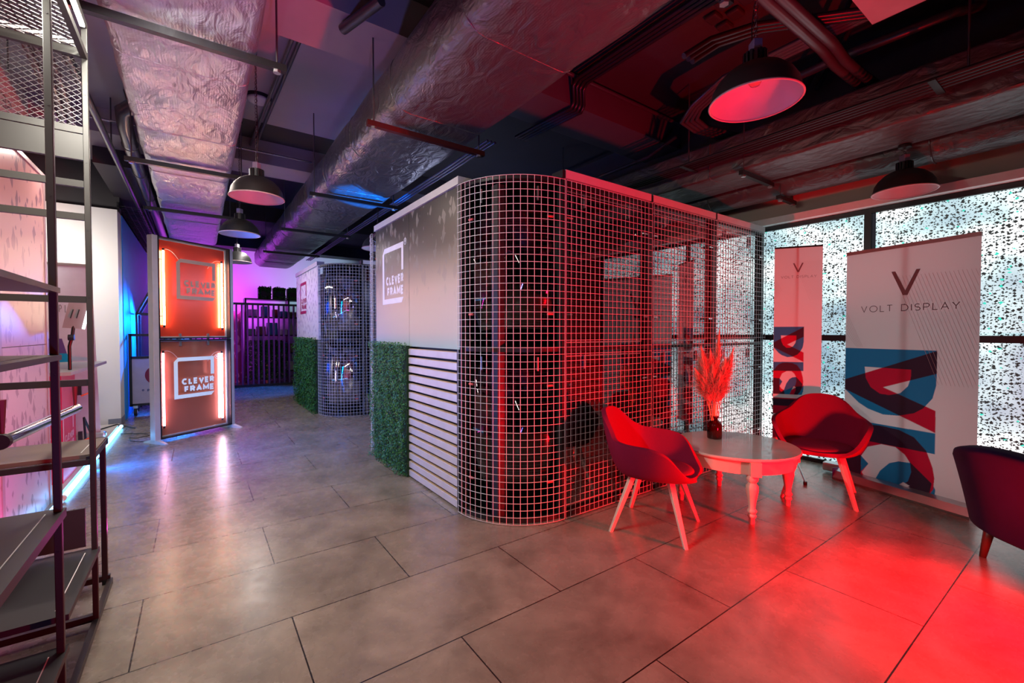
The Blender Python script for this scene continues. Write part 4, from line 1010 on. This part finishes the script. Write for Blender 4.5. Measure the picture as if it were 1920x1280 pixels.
# ------------------------------------------------------------------ steel rack (left foreground)
rk = thing('steel_rack', 'tall dark steel display rack with shelves in the left foreground', 'display rack', (-.17, -.15, 0))
def post(x, y, z0, z1, m=BLKMET, w=.021, holes=True):
    o = MB().box(x-w/2, x+w/2, y-w/2, y+w/2, z0, z1).build('post', m, rk, bevel=.002)
    if holes:
        h = MB(); z = z0+.3
        while z < z1-.05:
            h.tube([(x, y-w/2-.001, z), (x, y-w/2+.002, z)], .0038, 8); z += .31
        h.build('bolt_hole', BLACK, o)
GX = -.162
for x in (GX, -.68):
    post(x, -.155, 0, 2.82, GREYMET); post(x, .48, 0, 2.8, GREYMET); post(x, -1.0, 0, 2.82, GREYMET)
for x in (GX-.022, -.68): post(x, .9, 0, .80, BLKMET, .024, False)
def beam(y, z0, z1, m=GREYMET, x0=-.68, x1=GX, th=.022): MB().box(x0, x1, y-th/2, y+th/2, z0, z1).build('cross_beam', m, rk)
for z0, z1 in ((2.64, 2.675), (2.29, 2.32), (2.17, 2.285), (2.045, 2.075), (1.895, 1.925), (1.515, 1.545), (1.13, 1.16), (.76, .785)): beam(.485, z0, z1)
beam(.9, .02, .05, BLKMET); beam(.48, .02, .05, BLKMET); beam(.9, .77, .80, BLKMET)
def side(z, y0, y1, h=.03, m=GREYMET, dx=0): MB().box(GX-.012+dx, GX+.01+dx, y0, y1, z-h, z).build('side_rail', m, rk)
for z in (2.8, 2.66): side(z, -1, .48)
side(.8, .48, .9, m=BLKMET, dx=-.012); side(.03, -1, .9, m=BLKMET)
def shelf(z, y0, y1, m, th=.022, x1=GX+.015):
    o = MB().box(-.69, x1, y0, y1, z-th, z).build('shelf', m, rk)
    MB().box(x1-.045, x1-.042, y0+.05, y1-.05, z, z+.0012).build('shelf_groove', WHITE, o)
shelf(1.535, -1.0, -.14, GREYMET, .018); shelf(1.30, -1.0, -.14, GREYMET, .018); shelf(.75, -1.0, -.12, SHELF, .03); shelf(.36, -.12, .5, SHELF); shelf(.25, -1.0, -.12, SHELF)
shelf(.805, .5, .9, SHELFL, .02, GX-.008)
MB().box(-.68, GX-.03, .475, .485, .38, .56).build('back_board', SHELF, rk)
MB().box(-.62, -.4, -.2, .3, 1.42, 1.44).build('drawer_board', SHELF, rk)
# expanded metal mesh: roof and upper panel
em = MB()
def exp_mesh(put, w, h, pw=.055, ph=.036, t=.0035):
    n = int((w+h*pw/ph)/pw)+1
    for s in (1, -1):
        for k in range(-int(h/ph)-1, n+1):
            # line u = k*pw + s * v*(pw/ph)
            a, b = [], []
            v0, v1 = 0.0, h; u0 = k*pw if s > 0 else (k*pw+h*pw/ph); sl = s*pw/ph
            # clip to 0..w
            def clip(v): return u0+sl*v
            lo, hi = 0.0, h
            for bound in (0.0, w):
                vb = (bound-u0)/sl
                if bound == 0.0:
                    if sl > 0: lo = max(lo, vb)
                    else: hi = min(hi, vb)
                else:
                    if sl > 0: hi = min(hi, vb)
                    else: lo = max(lo, vb)
            if hi-lo > .01: em.bar(put(clip(lo), lo), put(clip(hi), hi), t)
exp_mesh(lambda u, v: Vector((-.67+u, -.95+v, 2.665)), .49, 1.4)
exp_mesh(lambda u, v: Vector((-.67+u, .505, 2.33+v)), .49, .31, .034, .024, .0016)
em.build('expanded_mesh', mat('grey expanded metal', (.09, .085, .09), .4, .6), rk)
for (p, q) in (((GX+.0, -.9, 2.765), (GX+.0, .44, 2.765)), ((-.66, .455, 2.685), (GX-.03, .455, 2.685))):
    MB().bar(p, q, .016, .012).build('led_strip', E_LED if p[0] > -.5 else emis('dim led strip', (1, .85, .7), 1.6), rk)
# tube lamp hanging under the lower beam
tl = thing('tube_lamp', 'shiny round tube lamp hanging at an angle inside the rack', 'tube lamp', (-.45, .0, 1.02))
a, b = Vector((-.335, .03, .985)), Vector((-.27, .83, .985))
MB().tube([a, b], .022, 16).build('tube_body', CHROME, tl, smooth=True, angle=1.0)
MB().tube([a-(b-a)*.03, a], .028, 16).build('end_cap', RUBBER, tl)
for t_ in (.0, .97): MB().tube([a.lerp(b, t_)+Vector((0, 0, .02)), a.lerp(b, t_)+Vector((0, 0, .15))], [.006, .013], 8).build('hanging_stem', mat('dark red stem', (.1, .01, .02), .4), tl)

# ------------------------------------------------------------------ pink terrazzo wall behind the rack
pw = thing('display_wall', 'rose printed modular panel wall with dark drops, behind the rack', 'display wall', (-.74, .6, 0))
lp = Pl((-.74, -1.46), (-.74, 2.70))
assert lp.n.x > 0
for k in range(4):
    for z0, z1 in ((.0, 1.28), (1.285, 2.6)):
        lp.box(MB(), k*1.04+.006, (k+1)*1.04-.006, z0, z1, -.04, 0).build('printed_panel', PRN_PINK, pw)
f = MB()
for k in range(5): lp.box(f, k*1.04-.022, k*1.04+.022, 0, 2.6, -.05, .006)
lp.box(f, 0, 4.16, 2.6, 2.63, -.05, .01); split_build(f, 'module_frame', mat('rose grey frame', (.4, .3, .3), .4, .3), pw)
# platform and led tube
pf = MB().box(-2.6, -.70, 2.76, 6.2, 0, .045).build('platform', PLATF); tag(pf, 'low pale display platform behind the blue led tubes', 'platform')
for k, (y0, y1, l) in enumerate(((1.2, 2.6, 'blue-white led tube on the floor, nearest, behind the rack'), (2.66, 4.2, 'middle blue-white led tube on the floor along the platform edge'), (4.26, 6.05, 'farthest blue-white led tube on the floor, ending by the white wall'))):
    t = thing('led_tube', l, 'led tube', (-.665, y0, .0), 0, 'led tubes along the platform edge')
    MB().tube([(-.665, y0+.03, .03), (-.665, y1-.03, .03)], .02, 10).build('glowing_tube', E_BLUE, t, smooth=True, angle=1.0)
    for y in (y0, y1): MB().tube([(-.665, y-(-.0 if y == y0 else .03), .03), (-.665, y+(.03 if y == y0 else 0), .03)], .024, 10).build('end_cap', WHITE, t)
# counter
ct = thing('reception_counter', 'crimson printed counter with pale top and white lettering, behind the rack', 'counter', (-.95, 3.6, 0))
MB().box(-1.3, -.735, 3.10, 3.62, .045, 1.0).build('counter_body', mat('crimson lit print', (.65, .02, .1), .4), ct)
MB().prism([(-1.45, 3.02), (-.66, 3.02), (-.66, 4.86), (-1.45, 4.86)], 1.0, 1.03).build('counter_top', DESK, ct)
pc = Pl((-.734, 2.94), (-.734, 3.6)); lg = MB(); square_logo(lg, lambda u, v, o: pc.at(u, v, .002+o), .165, .255, .41); lg.build('logo', mat('pale rose print', (.85, .6, .65), .5), ct)
lpn = thing('led_light_panel', 'flat grey led photo light panel tilted on a black arm above the counter', 'light panel', (-.68, 3.3, 1.03))
q0, q1, q2, q3 = Vector((-.71, 3.3, 1.665)), Vector((-.58, 3.3, 1.655)), Vector((-.635, 3.34, 1.41)), Vector((-.765, 3.34, 1.42))
nn = (q1-q0).cross(q3-q0).normalized()
m = MB(); m.add([q0, q1, q2, q3, q0+nn*.025, q1+nn*.025, q2+nn*.025, q3+nn*.025], [(0, 1, 2, 3), (7, 6, 5, 4), (0, 4, 5, 1), (1, 5, 6, 2), (2, 6, 7, 3), (3, 7, 4, 0)]); m.build('housing', mat('grey plastic', (.3, .28, .27), .5), lpn)
m = MB(); m.bar(q1+Vector((.008, 0, 0)), q2+Vector((.008, 0, 0)), .01, .03); m.build('light_face', E_PANEL, lpn)
m = MB(); c_ = (q0+q1+q2+q3)/4
for s in (-.02, .02): m.bar(c_+Vector((s-.01, -.02, -.03)), c_+Vector((s+.01, -.02, .05)), .014, .006)
split_build(m, 'battery_slot', BLACK, lpn)
MB().tube([(-.72, 3.34, 1.03), (-.72, 3.34, 1.25), (-.70, 3.34, 1.34), (-.69, 3.35, 1.45)], .013, 8).build('support_arm', BLKMET, lpn)
MB().tube([(-.72, 3.3, 1.33), (-.68, 3.3, 1.33)], .028, 10).build('tilt_knob', BLKMET, lpn)
for i, (z, l) in enumerate(((.80, 'upper black clamp with orange lever beside the crimson counter'), (.35, 'lower black clamp with orange lever beside the crimson counter'))):
    t = thing('spring_clamp', l, 'clamp', (-.70, 3.66, z), 0, 'clamps beside the counter')
    MB().box(-.725, -.695, 3.64, 3.67, z-.04, z+.05).build('clamp_body', BLKMET, t); MB().bar((-.7, 3.66, z-.05), (-.61, 3.7, z-.01), .016, .012).build('lever', mat('orange lever', (.7, .12, .05), .5), t)
t = thing('tripod', 'black folding tripod legs standing behind the crimson counter', 'tripod', (-.72, 3.95, .045))
for q in ((-.5, 4.2), (-.57, 4.0)):
    MB().tube([(-.72, 3.9, .5), (q[0]-.15, q[1], .06)], .01, 8).build('leg', BLKMET, t)
# white roll-up behind the counter
wb = thing('rollup_banner', 'white roll-up banner with thin grey letters standing by the white wall, behind the counter', 'banner', (-1.5, 5.2, .045))
wpl = Pl((-1.62, 5.2), (-.77, 5.2))
vs = [wpl.at(0, .1), wpl.at(.85, .1), wpl.at(.79, 2.2), wpl.at(0, 2.2)]
m = MB(); m.add(vs, [(0, 1, 2, 3)]); ob = m.build('printed_fabric', mat('white banner cloth', (.66, .68, .8), .6), wb, solid=.002)
lg = MB(); text(lg, 'VOLT DISPLAY', lambda u, v, o: wpl.at(u, v, .004+o), .1, .68, 1.62, .09, .006, gap=.3); lg.build('lettering', INKGREY, ob)
lg = MB(); stroke(lg, [(.3, 1.95), (.39, 1.78), (.48, 1.95)], .022, lambda u, v: wpl.at(u, v, .004)); lg.build('emblem', INKGREY, ob)
wpl.box(MB(), -.02, .9, .045, .12, -.06, .06).build('cassette', ALU, wb, bevel=.02)
wpl.box(MB(), 0, .8, 2.19, 2.22, -.01, .01).build('top_bar', mat('grey top bar', (.35, .3, .3), .4, .5), wb)
m = MB(); wpl.poly(m, [(.3, .75), (.62, .75), (.62, .98), (.56, 1.12), (.3, 1.12)], .005); m.build('blue_print', mat('teal print', (.0, .35, .6), .5), ob)
m = MB(); wpl.poly(m, [(.3, 1.12), (.56, 1.12), (.52, 1.3), (.3, 1.3)], .005); m.build('purple_print', mat('violet print', (.12, .06, .25), .5), ob)
cbl = MB().tube([(-.95, 5.6, .05), (-.8, 5.9, .055), (-.72, 6.1, .052), (-.62, 6.05, .02), (-.5, 5.9, .006)], .008, 6).build('power_cable', RUBBER); tag(cbl, 'black cable running off the platform at the white wall corner', 'cable')
# white hanging board with mirrored letters top left
hb = MB().prism([(-.97, .2), (-.95, .2), (-.95, 3.35), (-.97, 3.35)], 2.98, 3.44).build('hanging_board', mat('white board', (.8, .76, .72), .5)); tag(hb, 'white board with mirrored dark letters seen through the rack mesh', 'sign board')
hp = Pl((-.945, 1.9), (-.945, 3.35)); lg = MB(); text(lg, 'ND SEASON', lambda u, v, o: hp.at(u, v, .002+o), .1, 1.4, 3.1, .1, .012, gap=.2, mirror=True)
lt = lg.build('lettering', INKGREY); lt.parent = hb
for y in (.6, 2.9): MB().tube([(-.96, y, 3.44), (-.96, y, 3.9)], .006, 6).build('hanging_rod', PIPE, hb)

# ------------------------------------------------------------------ blue niche: cart with round-badge poster and house-shaped frames
ca = thing('poster_cart', 'wheeled black frame cart with white poster and maroon disc, half behind the sign', 'cart', (-.6, 7.4, 0))
cp = Pl((-.66, 7.15), (.16, 7.15))
f = MB()
for u in (0, .8): cp.box(f, u-.02, u+.02, .16, 1.35, -.02, .02)
for z in (.18, .96, 1.33): cp.box(f, 0, .8, z-.02, z+.02, -.02, .02)
split_build(f, 'cart_frame', BLKMET, ca)
po = cp.box(MB(), .02, .78, .2, .94, 0, .008).build('poster', mat('pale poster', (.55, .5, .62), .5), ca)
m = MB(); c_ = (.34, .66); m.add([cp.at(c_[0]+.16*math.cos(a*PI/20), c_[1]+.16*math.sin(a*PI/20), .011) for a in range(40)], [tuple(range(40))]); m.build('maroon_disc', mat('maroon print', (.25, .01, .05), .5), po)
m = MB(); text(m, 'N', lambda u, v, o: cp.at(u, v, .014+o), .27, .34, .61, .1, .018); m.build('white_letter', INKWHITE, po)
m = MB(); text(m, 'a pass', lambda u, v, o: cp.at(u, v, .012+o), .14, .34, .4, .05, .009, gap=.2); m.build('caption', mat('dark blue print', (.02, .05, .2), .5), po)
for x in (-.6, .1):
    t_ = MB(); t_.tube([(x-.02, 7.12, .07), (x+.02, 7.12, .07)], .065, 20); w_ = t_.build('wheel', RUBBER, ca, smooth=True, angle=.8)
    MB().tube([(x-.024, 7.12, .07), (x+.024, 7.12, .07)], .03, 12).build('wheel_hub', ALU, w_); MB().box(x-.03, x+.03, 7.08, 7.16, .13, .17).build('wheel_fork', ALU, w_)
def house_rack(lab, x, y, w_, h, m):
    t = thing('house_rack', lab, 'display rack', (x, y, 0), 0, 'house-shaped frames in the blue niche')
    hp = Pl((x, y), (x+w_, y)); f = MB()
    for dy in (0, .5):
        A, B, C_, D_, E_ = [Vector((x+a*w_, y+dy, z)) for a, z in ((0, 0), (0, h), (.5, h+.42), (1, h), (1, 0))]
        for p, q in ((A, B), (B, C_), (C_, D_), (D_, E_), (B, D_)): f.bar(p, q, .03, .03, up=(0, 1, 0))
    for p in ((0, h), (.5, h+.42), (1, h)): f.bar((x+p[0]*w_, y, p[1]), (x+p[0]*w_, y+.5, p[1]), .03)
    f.build('house_frame', m, t)
    s = MB()
    for k in range(16): s.box(x+w_, x+w_+.5, y+.02, y+.04, .5+k*.1, .55+k*.1)
    s.build('louvre_boards', mat('weathered board', (.25, .23, .22), .6), t)
house_rack('blue-lit house-shaped metal frame with louvred side, left of the sign', -.62, 7.7, .38, 1.7, BLKMET)

# ------------------------------------------------------------------ vertical slat screen and shelf behind it
fs = thing('slat_screen', 'dark screen of vertical slats lit magenta, at the far end of the passage', 'screen', (-.3, 10.5, 0))
fp = Pl((-.3, 10.5), (2.9, 10.5)); m = MB(); fp.box(m, 0, 3.2, 2.06, 2.11, -.05, .05); fp.box(m, 0, 3.2, .0, .06, -.05, .05); split_build(m, 'rail', BLKMET, fs)
for k in range(28): fp.box(MB(), .02+k*.117, .055+k*.117, .06, 2.06, -.05, .05).build('slat', mat('plum lacquered slat', (.06, .03, .09), .4), fs)
sh = thing('storage_shelf', 'shelf of boxes and bottles behind the dark slat screen', 'shelf', (1.5, 11.6, 0))
m = MB()
for z in (.3, .8, 1.3, 1.8, 2.3): m.box(1.3, 3.4, 11.5, 12.0, z-.03, z)
for x in (1.3, 2.35, 3.4): m.box(x-.02, x+.02, 11.5, 12, 0, 2.3)
split_build(m, 'shelf_frame', BLKMET, sh)
random.seed(11)
cols = [('teal', (.05, .35, .4)), ('blue', (.05, .15, .5)), ('brown', (.2, .12, .06)), ('white', (.6, .6, .6)), ('red', (.45, .05, .06)), ('green', (.05, .3, .08))]
for z in (.3, .8, 1.3, 1.8):
    x = 1.36; k = 0
    while x < 3.2:
        w_ = random.uniform(.12, .26); h_ = random.uniform(.15, .4); cn, cc = random.choice(cols)
        o = MB().box(x, x+w_, 11.6, 11.85, z, z+h_).build('storage_box', mat(cn+' carton', cc, .5), bevel=.01)
        tag(o, 'small carton on the shelf behind the slat screen', 'box', 'cartons on the far shelf'); x += w_+random.uniform(.02, .08); k += 1
for k in range(4):
    x = 1.62+k*.36
    o = MB().box(x, x+.3, 11.55, 11.85, 2.3, 2.62).build('grass_box', GREEND, bevel=.01); tag(o, 'green printed box on top of the far shelf', 'box', 'green boxes on the far shelf')
    l = MB(); gp = Pl((x, 11.54), (x+.3, 11.54)); leaves(l, gp, 0, .3, 2.3, 2.64, 260, .05, .03); l.build('foliage', GREEN, o)
    l = MB(); gp.box(l, .05, .25, 2.38, 2.5, .04, .045); l.build('label_patch', BLACK, o)
bu = thing('artificial_bush', 'dark green leafy bush behind the slat screen', 'plant', (1.8, 11.2, 0))
l = MB()
for _ in range(2600):
    a = random.uniform(0, 2*PI); r_ = .38*math.sqrt(random.random()); z = random.uniform(.1, 1.15)
    p = Vector((1.75+r_*math.cos(a)*1.3, 11.2+r_*math.sin(a)*.5, z)); d = Vector((random.uniform(-1, 1), random.uniform(-1, 1), random.uniform(-.3, 1))).normalized(); s_ = d.cross(Vector((.3, .9, .2))).normalized()
    l.add([p-d*.03, p+s_*.018, p+d*.03, p-s_*.018], [(0, 1, 2, 3)])
l.build('foliage', GREEN, bu); MB().tube([(1.75, 11.2, 0), (1.75, 11.2, .5)], .03, 8).build('stem', STEM, bu)
po = MB().box(.75, 1.25, 11.8, 11.83, 0, 1.95).build('floral_poster', print_mat('rose floral print', [(0, (.4, .05, .12)), (2.6, (.55, .12, .22))], (.85, .45, .5), 'X', 7, .6)); tag(po, 'pink floral poster panel behind the left end of the slat screen', 'poster')
# cable tray along blue wall
t = thing('cable_tray', 'dark wire cable tray running along the top of the blue wall', 'cable tray', (-.55, 6.4, 3.3))
m = MB()
for x in (-.70, -.40): m.bar((x, 6.4, 3.28), (x, 12.5, 3.28), .02, .06)
for k in range(50): m.bar((-.70, 6.45+k*.12, 3.26), (-.40, 6.45+k*.12, 3.26), .008)
for x in (-.62, -.55, -.48): m.bar((x, 6.4, 3.26), (x, 12.5, 3.26), .008)
m.build('tray_grid', BLKMET, t)
for y in (6.8, 8.8, 10.8): MB().tube([(-.40, y, 3.28), (-.40, y, 3.45)], .007, 6).build('hanging_rod', PIPE, t)
